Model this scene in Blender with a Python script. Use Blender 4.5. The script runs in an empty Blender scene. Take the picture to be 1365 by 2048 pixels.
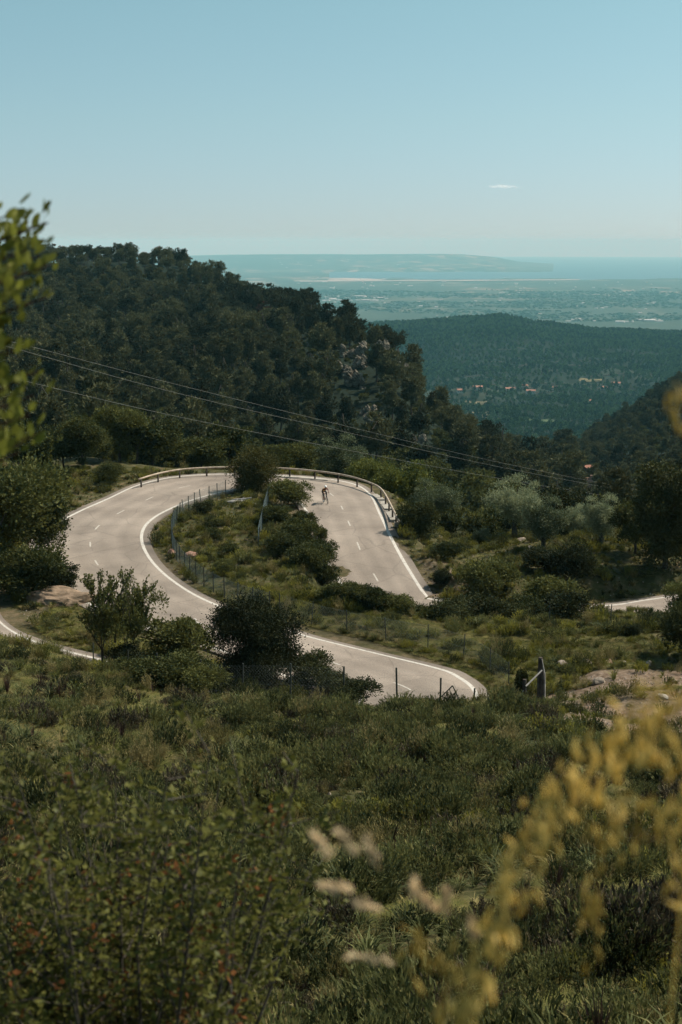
import bpy, bmesh, math, random
import numpy as np
from mathutils import Vector, Matrix, Euler
# ------------------------------------------------------------------ camera, sky, sun, exposure
F = 2844.0; CX, CY = 682.5, 1024.0            # 50 mm lens on a 36 mm high frame
PITCH = math.atan((CY-482.5)/F); CP, SP = math.cos(PITCH), math.sin(PITCH)
scn = bpy.context.scene; col = scn.collection
cd = bpy.data.cameras.new('camera'); cam = bpy.data.objects.new('camera', cd); col.objects.link(cam)
cd.sensor_fit = 'VERTICAL'; cd.sensor_height = 36; cd.lens = 50; cd.clip_start = .05; cd.clip_end = 400000
cam.location = (0,0,0); cam.rotation_euler = (math.pi/2-PITCH,0,0)
cd.dof.use_dof = True; cd.dof.focus_distance = 95; cd.dof.aperture_fstop = 4.8
scn.camera = cam
SUN_AZ, SUN_EL = math.radians(68), math.radians(52)
sd = bpy.data.lights.new('sun','SUN'); sd.energy = 4.2; sd.angle = math.radians(.5); sd.color = (1,.93,.82)
sun = bpy.data.objects.new('sun', sd); col.objects.link(sun)
SDIR = Vector((math.sin(SUN_AZ)*math.cos(SUN_EL), math.cos(SUN_AZ)*math.cos(SUN_EL), math.sin(SUN_EL)))
sun.rotation_euler = SDIR.to_track_quat('Z','Y').to_euler(); sun.location = (60,40,90)
w = bpy.data.worlds.new('World'); scn.world = w; w.use_nodes = True
nt = w.node_tree; nt.nodes.clear()
def nd(nt, t, **k):
    n = nt.nodes.new(t)
    for a, b in k.items(): setattr(n, a, b)
    return n
tc = nd(nt,'ShaderNodeTexCoord'); va = nd(nt,'ShaderNodeVectorMath',operation='ADD'); va.inputs[1].default_value = (0,0,.05)
vn = nd(nt,'ShaderNodeVectorMath',operation='NORMALIZE')
sky = nd(nt,'ShaderNodeTexSky',sky_type='NISHITA'); sky.sun_disc = False; sky.sun_elevation = SUN_EL; sky.sun_rotation = SUN_AZ
sky.altitude = 400; sky.air_density = 1.1; sky.dust_density = 1.6; sky.ozone_density = 2.0
tint = nd(nt,'ShaderNodeMix',data_type='RGBA',blend_type='MULTIPLY'); tint.inputs[0].default_value = 1; tint.inputs[7].default_value = (.97,1.10,.98,1)
sx = nd(nt,'ShaderNodeSeparateXYZ'); er_ = nd(nt,'ShaderNodeValToRGB'); nt.links.new(tc.outputs['Generated'],sx.inputs[0]); nt.links.new(sx.outputs[2],er_.inputs[0]); nt.links.new(er_.outputs[0],tint.inputs[7])
_e = er_.color_ramp.elements; _e[0].position = 0; _e[0].color = (.95,1.0,1.10,1); _e[1].position = .17; _e[1].color = (.94,1.13,.92,1); _m = _e.new(.08); _m.color = (.96,1.08,.98,1)
bg = nd(nt,'ShaderNodeBackground'); bg.inputs[1].default_value = .085
wo = nd(nt,'ShaderNodeOutputWorld')
L = nt.links.new
L(tc.outputs['Generated'],va.inputs[0]); L(va.outputs[0],vn.inputs[0]); L(vn.outputs[0],sky.inputs[0]); L(sky.outputs[0],tint.inputs[6]); L(tint.outputs[2],bg.inputs[0]); L(bg.outputs[0],wo.inputs[0])
scn.view_settings.view_transform = 'Standard'; scn.view_settings.look = 'None'; scn.view_settings.exposure = 0.45; scn.view_settings.gamma = 1
scn.render.engine = 'CYCLES'
cy = scn.cycles; cy.use_denoising = True; cy.max_bounces = 5; cy.diffuse_bounces = 2; cy.glossy_bounces = 2; cy.transmission_bounces = 3
cy.transparent_max_bounces = 20; cy.volume_bounces = 0; cy.use_adaptive_sampling = True; cy.adaptive_threshold = .02; cy.caustics_reflective = False; cy.caustics_refractive = False
# ------------------------------------------------------------------ numeric helpers
rng = np.random.default_rng(7); random.seed(7)
def elev(py): v = CY-py; return (-F*SP+v*CP)/(F*CP+v*SP)          # height per metre ahead at an image row
def W(px, py, D):
    v = CY-py; s = D/(F*CP+v*SP); return Vector(((px-CX)*s, D, (-F*SP+v*CP)*s))
def P(Y): return -23+.03*(np.asarray(Y,float)-75)
def PL(px, py, dz=0):                                               # point on the shelf plane seen at a pixel
    e = elev(py); D = (-23-.03*75+dz)/(e-.03); p = W(px,py,D); return p
def sm(a,b,x): t = np.clip((np.asarray(x,float)-a)/(b-a),0,1); return t*t*(3-2*t)
def hsh(i,j,s): n = np.sin(i*127.1+j*311.7+s*74.7)*43758.5453; return n-np.floor(n)
def vnoise(x,y,s=0):
    i=np.floor(x); j=np.floor(y); u=x-i; v=y-j; u=u*u*(3-2*u); v=v*v*(3-2*v)
    return ((hsh(i,j,s)*(1-u)+hsh(i+1,j,s)*u)*(1-v)+(hsh(i,j+1,s)*(1-u)+hsh(i+1,j+1,s)*u)*v)*2-1
def fbm(x,y,s=0,o=4):
    a=1.;r=0
    for k in range(o): r=r+a*vnoise(x,y,s+k); x=x*2.03+5.1; y=y*2.03+1.7; a*=.5
    return r
def catmull(pts, n=8):
    p=[np.array(q,float) for q in pts]; p=[2*p[0]-p[1]]+p+[2*p[-1]-p[-2]]; out=[]
    for i in range(1,len(p)-2):
        for k in range(n):
            t=k/n; out.append(.5*((2*p[i])+(-p[i-1]+p[i+1])*t+(2*p[i-1]-5*p[i]+4*p[i+1]-p[i+2])*t*t+(-p[i-1]+3*p[i]-3*p[i+1]+p[i+2])*t**3))
    out.append(p[-2]); return np.array(out)
# ------------------------------------------------------------------ road layout (pairs of edge points, e1 = outer/island line, e2 = other line)
def q(px,py): p=PL(px,py); return (p.x,p.y)
def q2(px,py,dz): p=PL(px,py,dz); return (p.x,p.y)
PAIRS=[((-34,94),(-31,101)),((-28,86.5),(-24,92.5)),((-21.5,79.5),q(0,1241)),((-17.3,74.6),q(95,1290)),((-12,69.5),(-9.5,74)),((-5,65.2),(-4.6,69.3)),((2,63.6),(-.5,68.8)),((6.3,65.8),(.8,69.6)),
 (q(957,1388),(.5,71)),(q(915,1350),(-1.2,72)),(q(870,1334),(-3,73.6)),(q(800,1317),(-5,76)),(q(700,1293),(-7.4,78.6)),(q(610,1270),(-9.7,80.7)),(q(520,1240),(-12.3,82.9)),(q(440,1211),q(330,1262)),(q(380,1182),q(240,1235)),
 (q(330,1146),q(150,1195)),(q(300,1112),q(88,1150)),(q(287,1080),q(72,1100)),(q(292,1055),q(92,1060)),(q(312,1035),q(150,1026)),(q(345,1017),q(215,997)),(q(385,1001),q(275,970)),(q(430,988),q(345,954)),
 (q(475,979),q(430,948)),(q(520,976),q(520,949)),(q(560,982),q(620,954)),(q(590,996),q(700,965)),(q(608,1017),q(740,986)),(q(626,1052),q(763,1029))]
DZ=[0.]*len(PAIRS)
PAIRS+=[(q2(640,1090,-.4),q2(784,1071,-.3)),(q2(652,1125,-.95),q2(805,1109,-.8)),(q2(672,1152,-1.5),q2(834,1160,-1.5)),((.9,91.3),q2(855,1190,-1.9)),((3.6,88.3),q2(868,1212,-2.5)),((9.5,87.3),(11.6,93.0)),(q2(1215,1247,-1.8),q2(1215,1210,-1.8)),(q2(1300,1243,-1.7),q2(1300,1198,-1.7)),(q2(1400,1238,-1.6),q2(1400,1188,-1.6)),((36,89),(37,97)),((48,90),(49,99))]
DZ+=[-.35,-.9,-1.5,-1.9,-2.0,-1.9,-1.8,-1.7,-1.6,-1.5,-1.5]
NA=8
e1=catmull([a for a,b in PAIRS],NA); e2=catmull([b for a,b in PAIRS],NA); zoff1=catmull([(d,0) for d in DZ],NA)[:,0]
cen=(e1+e2)/2; hw=np.linalg.norm(e1-e2,axis=1)/2
def seg_dist(X,Y,cl,hwid,zo):
    best=np.full(X.shape,1e9); bz=np.zeros(X.shape)
    for i in range(len(cl)-1):
        a=cl[i]; d=cl[i+1]-a; l2=max(d@d,1e-6)
        t=np.clip(((X-a[0])*d[0]+(Y-a[1])*d[1])/l2,0,1)
        dd=np.hypot(X-a[0]-t*d[0],Y-a[1]-t*d[1])-(hwid[i]*(1-t)+hwid[i+1]*t)
        m=dd<best; best=np.where(m,dd,best); bz=np.where(m,zo[i]*(1-t)+zo[i+1]*t,bz)
    return best,bz
def road_dist(X,Y):
    X=np.asarray(X,float); Y=np.asarray(Y,float)
    d=np.full(X.shape,99.); z=np.zeros(X.shape)
    m=(Y>55)&(Y<145)&(np.abs(X)<60)
    if m.any():
        a,za=seg_dist(X[m],Y[m],cen,hw,zoff1)
        d[m]=a; z[m]=za
    return d,z
# ------------------------------------------------------------------ terrain height
def pz(D,o): return ('z', float(P(D))+o)
COLS=[ # column pixel, knots (distance, image row of the ground | ('z', height))
(-1600,[(75,pz(75,3)),(110,pz(110,9)),(160,('z',-9)),(300,('z',12)),(600,('z',45)),(1100,('z',30)),(3000,('z',-150))]),
(-700,[(75,pz(75,.5)),(105,pz(105,3)),(150,('z',-17)),(300,('z',-8)),(450,('z',3)),(620,('z',12)),(700,('z',9)),(1000,('z',-20)),(3000,('z',-200))]),
(0,[(75,pz(75,0)),(108,pz(108,0)),(125,pz(125,1.0)),(145,935),(170,905),(220,855),(300,775),(450,652),(600,562),(690,530),(900,590),(1300,('z',-180))]),
(150,[(75,pz(75,0)),(118,pz(118,0)),(138,pz(138,.6)),(160,925),(200,890),(300,800),(450,672),(600,572),(680,532),(900,620),(1300,('z',-190))]),
(350,[(75,pz(75,0)),(134,pz(134,0)),(142,pz(142,-1.5)),(160,985),(200,950),(300,835),(450,700),(600,586),(660,536),(800,600),(1300,('z',-200))]),
(450,[(75,pz(75,0)),(134,pz(134,0)),(142,pz(142,-2)),(160,995),(200,955),(300,845),(450,705),(620,566),(800,680),(1300,('z',-200))]),
(550,[(75,pz(75,0)),(134,pz(134,0)),(142,pz(142,-2.5)),(160,1000),(200,962),(300,848),(430,705),(560,594),(700,700),(1300,('z',-200))]),
(620,[(75,pz(75,0)),(134,pz(134,0)),(142,pz(142,-2.5)),(160,1005),(200,965),(300,850),(400,728),(500,628),(640,740),(1300,('z',-200))]),
(700,[(75,pz(75,0)),(128,pz(128,0)),(136,pz(136,-2.5)),(160,1008),(200,968),(300,850),(380,740),(430,682),(560,800),(1300,('z',-205))]),
(790,[(75,pz(75,0)),(120,pz(120,0)),(127,pz(127,-3)),(150,1020),(180,990),(250,922),(320,815),(380,715),(480,850),(1300,('z',-205))]),
(860,[(75,pz(75,0)),(100,pz(100,-.6)),(118,pz(118,-2)),(130,pz(130,-5)),(150,1040),(180,1008),(250,940),(340,812),(450,930),(700,('z',-140)),(1300,('z',-205))]),
(930,[(75,pz(75,0)),(90,pz(90,-.5)),(112,pz(112,-2.2)),(130,pz(130,-6)),(180,1035),(250,968),(320,892),(450,960),(800,('z',-140)),(1300,('z',-205))]),
(1000,[(75,pz(75,0)),(88,pz(88,-.3)),(110,pz(110,-1.8)),(118,pz(118,-3)),(135,pz(135,-9)),(200,1025),(350,932),(480,950),(800,('z',-140)),(1300,('z',-205))]),
(1090,[(75,pz(75,0)),(88,pz(88,-.3)),(110,pz(110,-1.5)),(118,pz(118,-2.6)),(130,pz(130,-7)),(200,1035),(420,975),(560,953),(700,945),(900,('z',-165)),(1300,('z',-205))]),
(1200,[(75,pz(75,0)),(88,pz(88,-.3)),(112,pz(112,-1.4)),(120,pz(120,-3)),(150,pz(150,-11)),(300,1022),(500,978),(700,892),(850,852),(1100,('z',-170)),(1300,('z',-205))]),
(1365,[(75,pz(75,0)),(112,pz(112,-1)),(125,pz(125,-3)),(160,pz(160,-11)),(300,1020),(400,970),(600,862),(800,776),(880,768),(1100,('z',-150)),(1300,('z',-205))]),
(2300,[(75,pz(75,0)),(130,pz(130,0)),(200,('z',-30)),(400,('z',-45)),(700,('z',-40)),(900,('z',-45)),(1200,('z',-120)),(1500,('z',-200))]),
]
CREST={-1600:660,-700:660,600:655,700:648,790:643,860:638,930:634,1000:632,1090:648,1200:657,1365:664,2300:640}
CK=sorted(CREST)
tcol=np.array([(c-CX)/2845 for c,_ in COLS])
LD=np.linspace(math.log(60),math.log(8000),700); TAB=[]
for c,kn in COLS:
    D=[];Z=[]
    for d,v in kn:
        D.append(d); Z.append(v[1] if isinstance(v,tuple) else elev(v)*d)
    cr=float(np.interp(c,CK,[CREST[k] for k in CK]))
    D+= [1700,2000,2400,2800,3150,3450,3700,4500,6000,8000]
    Z+= [elev(893)*1700,elev(850)*2000,elev(788)*2400,elev(725)*2800,elev(cr+28)*3150,elev(cr+4)*3450,elev(cr+10)*3700,-300,-392,-400]
    if D[-11]>1700:
        k=[i for i in range(len(D)) if not(1300<D[i]<3100)]; D=[D[i] for i in k]; Z=[Z[i] for i in k]
    o=np.argsort(D); D=np.array(D)[o]; Z=np.array(Z)[o]
    TAB.append(np.interp(LD,np.log(D),Z))
TAB=np.array(TAB)
for _ in range(2): TAB[:,60:]=np.stack([np.convolve(np.pad(r,3,'edge'),np.ones(7)/7,'valid') for r in TAB])[:,60:]
ZCY=[0,2,5,10,17,30,45,61.5]; ZCZ=[-1.75,-2.5,-4.3,-7,-10,-13.3,-16.7,-20.5]
def H(x,y,carve=True):
    x=np.atleast_1d(np.asarray(x,float)); y=np.atleast_1d(np.asarray(y,float))
    r=np.hypot(x,y); az=np.arctan2(x,y); azc=np.clip(az,-.55,.55); wide=np.abs(az)>.55
    Y=np.where(wide,r*np.cos(.55),y); X=np.where(wide,r*np.sin(azc),x); t=np.tan(azc)
    t=np.clip(t,tcol[0],tcol[-1])
    # far field
    li=np.clip((np.log(np.maximum(Y,60))-LD[0])/(LD[1]-LD[0]),0,len(LD)-1.001); l0=li.astype(int); lf=li-l0
    ci=np.clip(np.searchsorted(tcol,t)-1,0,len(tcol)-2); cf=(t-tcol[ci])/(tcol[ci+1]-tcol[ci])
    cf=cf*.5+cf*cf*(3-2*cf)*.5
    g=lambda c,l:TAB[c,l]
    far=(g(ci,l0)*(1-cf)+g(ci+1,l0)*cf)*(1-lf)+(g(ci,l0+1)*(1-cf)+g(ci+1,l0+1)*cf)*lf
    am=np.clip((Y-135)*.03,0,9)*(1-.99*sm(5000,8000,Y))
    far=far+am*.55*fbm(x/95,y/95,3,5)+np.clip((Y-140)*.004,0,1.5)*(1-sm(5000,8000,Y))*fbm(x/14,y/14,9,3)
    wnd=sm(1350,1750,Y)*(1-sm(2900,3300,Y)); far=far+wnd*16*(1-2*np.abs(fbm(x/330+y/900,y/420,23,3)))
    # near field
    eE=np.interp(X,[-36,-30,-21.5,-17.3,-12,-5,2,6.3,9.5,13],[90,84.5,75.6,70.6,66,62.4,61.3,62.8,64,62])
    hh=np.interp(X,[-30,-21,-17,-12,-9,-5,0,5,9,13],[2.6,2.9,3.1,3.1,2.6,2.8,3.0,2.8,2.1,1.9])
    bw=np.interp(X,[6.5,9.5,14],[1.9,6,15])
    u=np.clip(Y/eE,0,1); zc=np.interp(u*61.5,ZCY,ZCZ); zt=P(eE)+hh
    fz=zc+(zt+20.5)*u**1.5
    k=sm(0,1,(Y-eE)/bw); near=np.where(Y<eE,fz,(P(eE)+hh)*(1-k)+P(Y)*k+0*X)
    near=near+.10*fbm(x/2.3,y/2.3,1,3)+.22*fbm(x/9,y/9,2,2)*np.clip(Y/20,.2,1)
    fz2=np.where(Y<eE+bw,near,far+.10*fbm(x/1.9,y/1.9,1,3)*(1-sm(400,900,Y)))
    k2=sm(-3,3,Y-(eE+bw)); z=np.where(np.abs(Y-(eE+bw))<3,near*(1-k2)+far*k2,fz2)
    isl=sm(0,2,0*Y)  # island stays low
    # coast and headland (earth curvature included)
    px=t*2845+CX+ (t*2845)*.05
    cur=-(r*r)/14.8e6
    coast=np.where(px>660,16300+250*np.sin(t*60)+150*np.sin(t*170+1),25500)
    sea=sm(0,350,Y-coast)
    hl_lo=20600+200*np.sin(t*90); hl_hi=31000
    hp=np.where((Y>hl_lo)&(Y<hl_hi)&(px<1120),1.,0.)
    topz=np.interp(px,[300,420,500,640,700,780,930,1000,1050,1115],[150,180,200,205,195,205,205,150,60,8])
    prof=np.interp(Y,[20600,21500,23500,26000,30000,31000],[2,25,90,208,200,0])*topz/205
    flat=-400.
    zz=np.where(Y>7900,flat,z)
    zz=np.where(sea>0,flat-14*sea,zz)
    zz=np.where(hp>0,flat+prof+8*fbm(x/900,y/900,5,3)*(prof>20),zz)
    zz=zz+np.where(Y>7000,cur*sm(7000,9500,Y),0)
    if carve:
        d,zo=road_dist(x,y); k=1-sm(.95,2.6,d); zz=zz*(1-k)+(P(y)+zo-.12)*k
    return zz
def ground(px,py,D0=20,D1=4000):
    D=np.exp(np.linspace(math.log(D0),math.log(D1),2500)); v=CY-py; s=D/(F*CP+v*SP)
    h=H((px-CX)*s,D); zr=elev(py)*D; i=int(np.argmax(zr<=h))
    if zr[i]>h[i]: i=len(D)-1
    return Vector(((px-CX)*s[i],D[i],h[i]))
def at(px,D):                                                       # ground point at a column and a distance
    X=(px-CX)/2845*D; return Vector((X,D,float(H(X,D)[0])))
# ------------------------------------------------------------------ object helpers
def tag(o,label=None,cat=None,group=None,kind=None):
    if label: o['label']=label
    if cat: o['category']=cat
    if group: o['group']=group
    if kind: o['kind']=kind
    return o
def fast_mesh(name,V,Fq,mats,mi=None,smooth=False):
    m=bpy.data.meshes.new(name); V=np.asarray(V,np.float32).reshape(-1,3)
    m.vertices.add(len(V)); m.vertices.foreach_set('co',V.ravel())
    if isinstance(Fq,np.ndarray):
        n,k=Fq.shape; m.loops.add(n*k); m.loops.foreach_set('vertex_index',Fq.ravel().astype(np.int32))
        m.polygons.add(n); m.polygons.foreach_set('loop_start',np.arange(0,n*k,k,dtype=np.int32)); 
    else:
        ls=np.cumsum([0]+[len(f) for f in Fq])[:-1]; fl=[i for f in Fq for i in f]
        m.loops.add(len(fl)); m.loops.foreach_set('vertex_index',np.array(fl,np.int32)); m.polygons.add(len(Fq)); m.polygons.foreach_set('loop_start',ls.astype(np.int32))
    if mi is not None: m.polygons.foreach_set('material_index',np.asarray(mi,np.int32))
    for a in (mats if isinstance(mats,(list,tuple)) else [mats]): m.materials.append(a)
    m.update(calc_edges=True); m.validate()
    m.polygons.foreach_set('use_smooth',np.full(len(m.polygons),smooth)); return m
def link(name,mesh,parent=None,loc=None):
    o=bpy.data.objects.new(name,mesh); col.objects.link(o)
    if parent: o.parent=parent
    if loc is not None: o.location=loc
    return o
def empty(name,loc,label,cat,group=None,rz=0,sc=1):
    o=bpy.data.objects.new(name,None); col.objects.link(o); o.location=loc; o.rotation_euler=(0,0,rz); o.scale=(sc,sc,sc) if not isinstance(sc,tuple) else sc
    o.empty_display_size=.2; return tag(o,label,cat,group)
def dup(root,loc,rz,sc,label,group=None):
    r=root.copy(); col.objects.link(r); r.location=loc; r.rotation_euler=(0,0,rz); r.scale=(sc,sc,sc) if not isinstance(sc,tuple) else sc
    r['label']=label
    if group: r['group']=group
    for ch in KIDS[root]:
        c=ch.copy(); col.objects.link(c); c.parent=r
    return r
KIDS={}
class MB:
    def __init__(s): s.v=[]; s.f=[]
    def add(s,V,Fc): n=len(s.v); s.v+= [tuple(a) for a in V]; s.f+= [tuple(i+n for i in f) for f in Fc]
    def box(s,c,d,R=None):
        V=[Vector((x*d[0]/2,y*d[1]/2,z*d[2]/2)) for x in(-1,1) for y in(-1,1) for z in(-1,1)]
        if R is not None: V=[R@a for a in V]
        s.add([a+Vector(c) for a in V],[(0,1,3,2),(4,6,7,5),(0,4,5,1),(2,3,7,6),(0,2,6,4),(1,5,7,3)])
    def tube(s,pts,rad,n=6,cap=True):
        pts=[Vector(p) for p in pts]; rad=rad if hasattr(rad,'__len__') else [rad]*len(pts); V=[];Fc=[]
        for i,p in enumerate(pts):
            d=(pts[min(i+1,len(pts)-1)]-pts[max(i-1,0)]).normalized(); a=d.orthogonal().normalized() if abs(d.z)>.9 or i==0 and False else d.cross(Vector((0,0,1))).normalized()
            if abs(d.z)>.9: a=Vector((1,0,0))-d*d.x; a.normalize()
            b=d.cross(a)
            for k in range(n): an=2*math.pi*k/n; V.append(p+(a*math.cos(an)+b*math.sin(an))*rad[i])
        for i in range(len(pts)-1):
            for k in range(n): Fc.append((i*n+k,i*n+(k+1)%n,(i+1)*n+(k+1)%n,(i+1)*n+k))
        if cap: Fc.append(tuple(range(n-1,-1,-1))); Fc.append(tuple((len(pts)-1)*n+k for k in range(n)))
        s.add(V,Fc)
    def torus(s,c,R,r,n=28,m=6,M=None):
        V=[];Fc=[]
        for i in range(n):
            a=2*math.pi*i/n
            for j in range(m):
                b=2*math.pi*j/m; p=Vector((0,(R+r*math.cos(b))*math.cos(a),(R+r*math.cos(b))*math.sin(a))); p.x=r*math.sin(b)
                V.append((M@p if M is not None else p)+Vector(c))
        for i in range(n):
            for j in range(m): Fc.append((i*m+j,((i+1)%n)*m+j,((i+1)%n)*m+(j+1)%m,i*m+(j+1)%m))
        s.add(V,Fc)
    def mesh(s,name,mat,smooth=False): return fast_mesh(name,s.v,s.f,mat,smooth=smooth)
    def build(s,name,mat,parent=None,smooth=False,loc=None): return link(name,s.mesh(name,mat,smooth),parent,loc)
# ------------------------------------------------------------------ materials
def mat(name):
    m=bpy.data.materials.new(name); m.use_nodes=True; n=m.node_tree; n.nodes.clear(); return m,n
def leafmat(name,c1,c2,c3=None,trans=.3,scale=.35,rough=.7,hue3=.12):
    m,n=mat(name); l=n.links.new
    oi=nd(n,'ShaderNodeObjectInfo'); geo=nd(n,'ShaderNodeNewGeometry')
    no=nd(n,'ShaderNodeTexNoise'); no.inputs['Scale'].default_value=scale; no.inputs['Detail'].default_value=3; l(geo.outputs['Position'],no.inputs['Vector'])
    ad=nd(n,'ShaderNodeMath',operation='ADD'); l(no.outputs[0],ad.inputs[0])
    mu=nd(n,'ShaderNodeMath',operation='MULTIPLY_ADD'); l(oi.outputs['Random'],mu.inputs[0]); mu.inputs[1].default_value=.7; mu.inputs[2].default_value=-.35; l(mu.outputs[0],ad.inputs[1])
    rp=nd(n,'ShaderNodeValToRGB'); l(ad.outputs[0],rp.inputs[0]); e=rp.color_ramp.elements
    e[0].position=.25; e[0].color=(*c1,1); e[1].position=.7; e[1].color=(*c2,1)
    src=rp.outputs[0]
    n2=nd(n,'ShaderNodeTexNoise'); n2.inputs['Scale'].default_value=9*scale+1.5; n2.inputs['Detail'].default_value=2; l(geo.outputs['Position'],n2.inputs['Vector'])
    if c3:
        r3=nd(n,'ShaderNodeMapRange'); l(n2.outputs[0],r3.inputs[0]); r3.inputs[1].default_value=.58; r3.inputs[2].default_value=.66
        ml=nd(n,'ShaderNodeMath',operation='MULTIPLY'); l(r3.outputs[0],ml.inputs[0]); ml.inputs[1].default_value=hue3*4
        mx=nd(n,'ShaderNodeMix',data_type='RGBA'); l(ml.outputs[0],mx.inputs[0]); l(src,mx.inputs[6]); mx.inputs[7].default_value=(*c3,1); src=mx.outputs[2]
    ri=nd(n,'ShaderNodeHueSaturation'); l(src,ri.inputs['Color'])
    rv=nd(n,'ShaderNodeMapRange'); l(n2.outputs[0],rv.inputs[0]); rv.inputs[1].default_value=.3; rv.inputs[2].default_value=.7; rv.inputs[3].default_value=.65; rv.inputs[4].default_value=1.35; l(rv.outputs[0],ri.inputs['Value'])
    pb=nd(n,'ShaderNodeBsdfPrincipled'); l(ri.outputs[0],pb.inputs['Base Color']); pb.inputs['Roughness'].default_value=rough; pb.inputs['Specular IOR Level'].default_value=.12
    tr=nd(n,'ShaderNodeBsdfTranslucent'); l(ri.outputs[0],tr.inputs[0]); ms=nd(n,'ShaderNodeMixShader'); ms.inputs[0].default_value=trans
    l(pb.outputs[0],ms.inputs[1]); l(tr.outputs[0],ms.inputs[2]); o=nd(n,'ShaderNodeOutputMaterial'); l(ms.outputs[0],o.inputs[0]); return m
def surf(name,c1,c2,scale=3,rough=.85,bump=0,detail=6,spec=.3,lo=.35,hi=.65):
    m,n=mat(name); l=n.links.new; tcn=nd(n,'ShaderNodeNewGeometry')
    no=nd(n,'ShaderNodeTexNoise'); no.inputs['Scale'].default_value=scale; no.inputs['Detail'].default_value=detail; no.inputs['Roughness'].default_value=.65; l(tcn.outputs['Position'],no.inputs['Vector'])
    rp=nd(n,'ShaderNodeValToRGB'); l(no.outputs[0],rp.inputs[0]); e=rp.color_ramp.elements; e[0].position=lo; e[0].color=(*c1,1); e[1].position=hi; e[1].color=(*c2,1)
    pb=nd(n,'ShaderNodeBsdfPrincipled'); l(rp.outputs[0],pb.inputs['Base Color']); pb.inputs['Roughness'].default_value=rough; pb.inputs['Specular IOR Level'].default_value=spec
    if bump:
        b=nd(n,'ShaderNodeBump'); b.inputs['Strength'].default_value=1; b.inputs['Distance'].default_value=bump; l(no.outputs[0],b.inputs['Height']); l(b.outputs[0],pb.inputs['Normal'])
    o=nd(n,'ShaderNodeOutputMaterial'); l(pb.outputs[0],o.inputs[0]); return m
M={}
M['bark']=surf('bark',(.035,.028,.02),(.10,.085,.065),8,.95,.02)
M['pine']=leafmat('pine_needles',(.026,.031,.013),(.098,.098,.042),(.10,.075,.045),.22,.02,hue3=.06)
M['farpine']=leafmat('far_pine',(.010,.030,.010),(.060,.105,.028),None,.1,.009)
M['oak']=leafmat('oak_leaves',(.034,.042,.012),(.105,.108,.030),(.14,.13,.035),.3,.25)
M['dark']=leafmat('dark_leaves',(.020,.025,.009),(.055,.060,.020),(.08,.08,.025),.25,.4)
M['vdark']=leafmat('very_dark_leaves',(.012,.016,.006),(.032,.036,.012),(.06,.06,.02),.15,.4)
M['olive']=leafmat('olive_leaves',(.095,.115,.055),(.25,.27,.145),(.38,.39,.27),.33,.5)
M['bright']=leafmat('bright_leaves',(.06,.08,.015),(.13,.14,.032),(.18,.17,.04),.3,.5)
M['rust']=leafmat('rust_bush',(.030,.034,.010),(.080,.075,.020),(.12,.09,.025),.28,.8)
M['fg']=leafmat('foreground_leaves',(.14,.15,.025),(.28,.27,.05),(.38,.35,.12),.5,3)
M['lent']=leafmat('mastic_leaves',(.032,.036,.010),(.135,.130,.028),(.10,.12,.08),.38,3,.6,.1)
M['lentred']=leafmat('mastic_tips',(.10,.030,.014),(.18,.07,.022),(.05,.05,.02),.4,5)
M['plume']=leafmat('plume',(.52,.38,.10),(.82,.62,.20),(.88,.70,.36),.45,4)
M['seed']=leafmat('seedhead',(.70,.53,.32),(.86,.69,.45),None,.4,6)
M['grass']=leafmat('grass_blades',(.062,.070,.017),(.175,.172,.045),(.27,.21,.08),.3,.18)
M['dry']=leafmat('dry_grass',(.13,.11,.035),(.26,.21,.085),(.34,.26,.13),.3,.3)
M['shrublet']=leafmat('shrublet',(.036,.044,.016),(.145,.148,.052),(.22,.17,.06),.32,.45)
M['shrublet2']=leafmat('shrublet_yellow',(.08,.084,.016),(.24,.22,.042),(.27,.22,.04),.3,.3)
M['asph']=leafmat('asphodel',(.045,.055,.020),(.12,.13,.045),(.26,.21,.09),.3,.3)
M['brownstem']=leafmat('dead_stems',(.045,.025,.02),(.09,.05,.038),None,.1,.5)
M['rock']=surf('rock',(.060,.051,.036),(.30,.255,.185),.9,.95,.35,9)
M['stone']=surf('stone',(.16,.125,.09),(.36,.29,.225),2.5,.9,.03)
M['redstone']=surf('red_stone',(.25,.13,.08),(.46,.28,.20),2.5,.9,.03)
M['whitestone']=surf('white_stone',(.32,.29,.25),(.58,.54,.48),2.5,.9,.03)
M['asphalt']=None
m,n=mat('road_paint'); l=n.links.new; g=nd(n,'ShaderNodeNewGeometry'); a=nd(n,'ShaderNodeTexNoise'); a.inputs['Scale'].default_value=5; a.inputs['Detail'].default_value=6; a.inputs['Roughness'].default_value=.75; l(g.outputs['Position'],a.inputs['Vector'])
r=nd(n,'ShaderNodeValToRGB'); l(a.outputs[0],r.inputs[0]); e=r.color_ramp.elements; e[0].position=.34; e[0].color=(.32,.27,.22,1); e[1].position=.50; e[1].color=(.56,.51,.44,1)
pb=nd(n,'ShaderNodeBsdfPrincipled'); l(r.outputs[0],pb.inputs['Base Color']); pb.inputs['Roughness'].default_value=.8; o=nd(n,'ShaderNodeOutputMaterial'); l(pb.outputs[0],o.inputs[0]); M['paint']=m
M['dash']=surf('faded_paint',(.34,.29,.24),(.52,.47,.40),6,.8,0,lo=.3,hi=.6)
M['concrete']=surf('concrete',(.26,.23,.19),(.40,.36,.30),1.5,.9,.02)
M['timber']=surf('rail_timber',(.30,.22,.15),(.52,.42,.32),3,.8,.01)
M['darkwood']=surf('dark_wood',(.03,.022,.016),(.08,.06,.045),4,.9,.01)
M['greywood']=surf('grey_wood',(.22,.20,.18),(.42,.39,.35),4,.9,.01)
M['post']=surf('fence_post',(.025,.03,.022),(.06,.065,.05),5,.6)
M['wire']=surf('fence_wire',(.10,.13,.12),(.18,.22,.20),5,.5,spec=.5)
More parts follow.
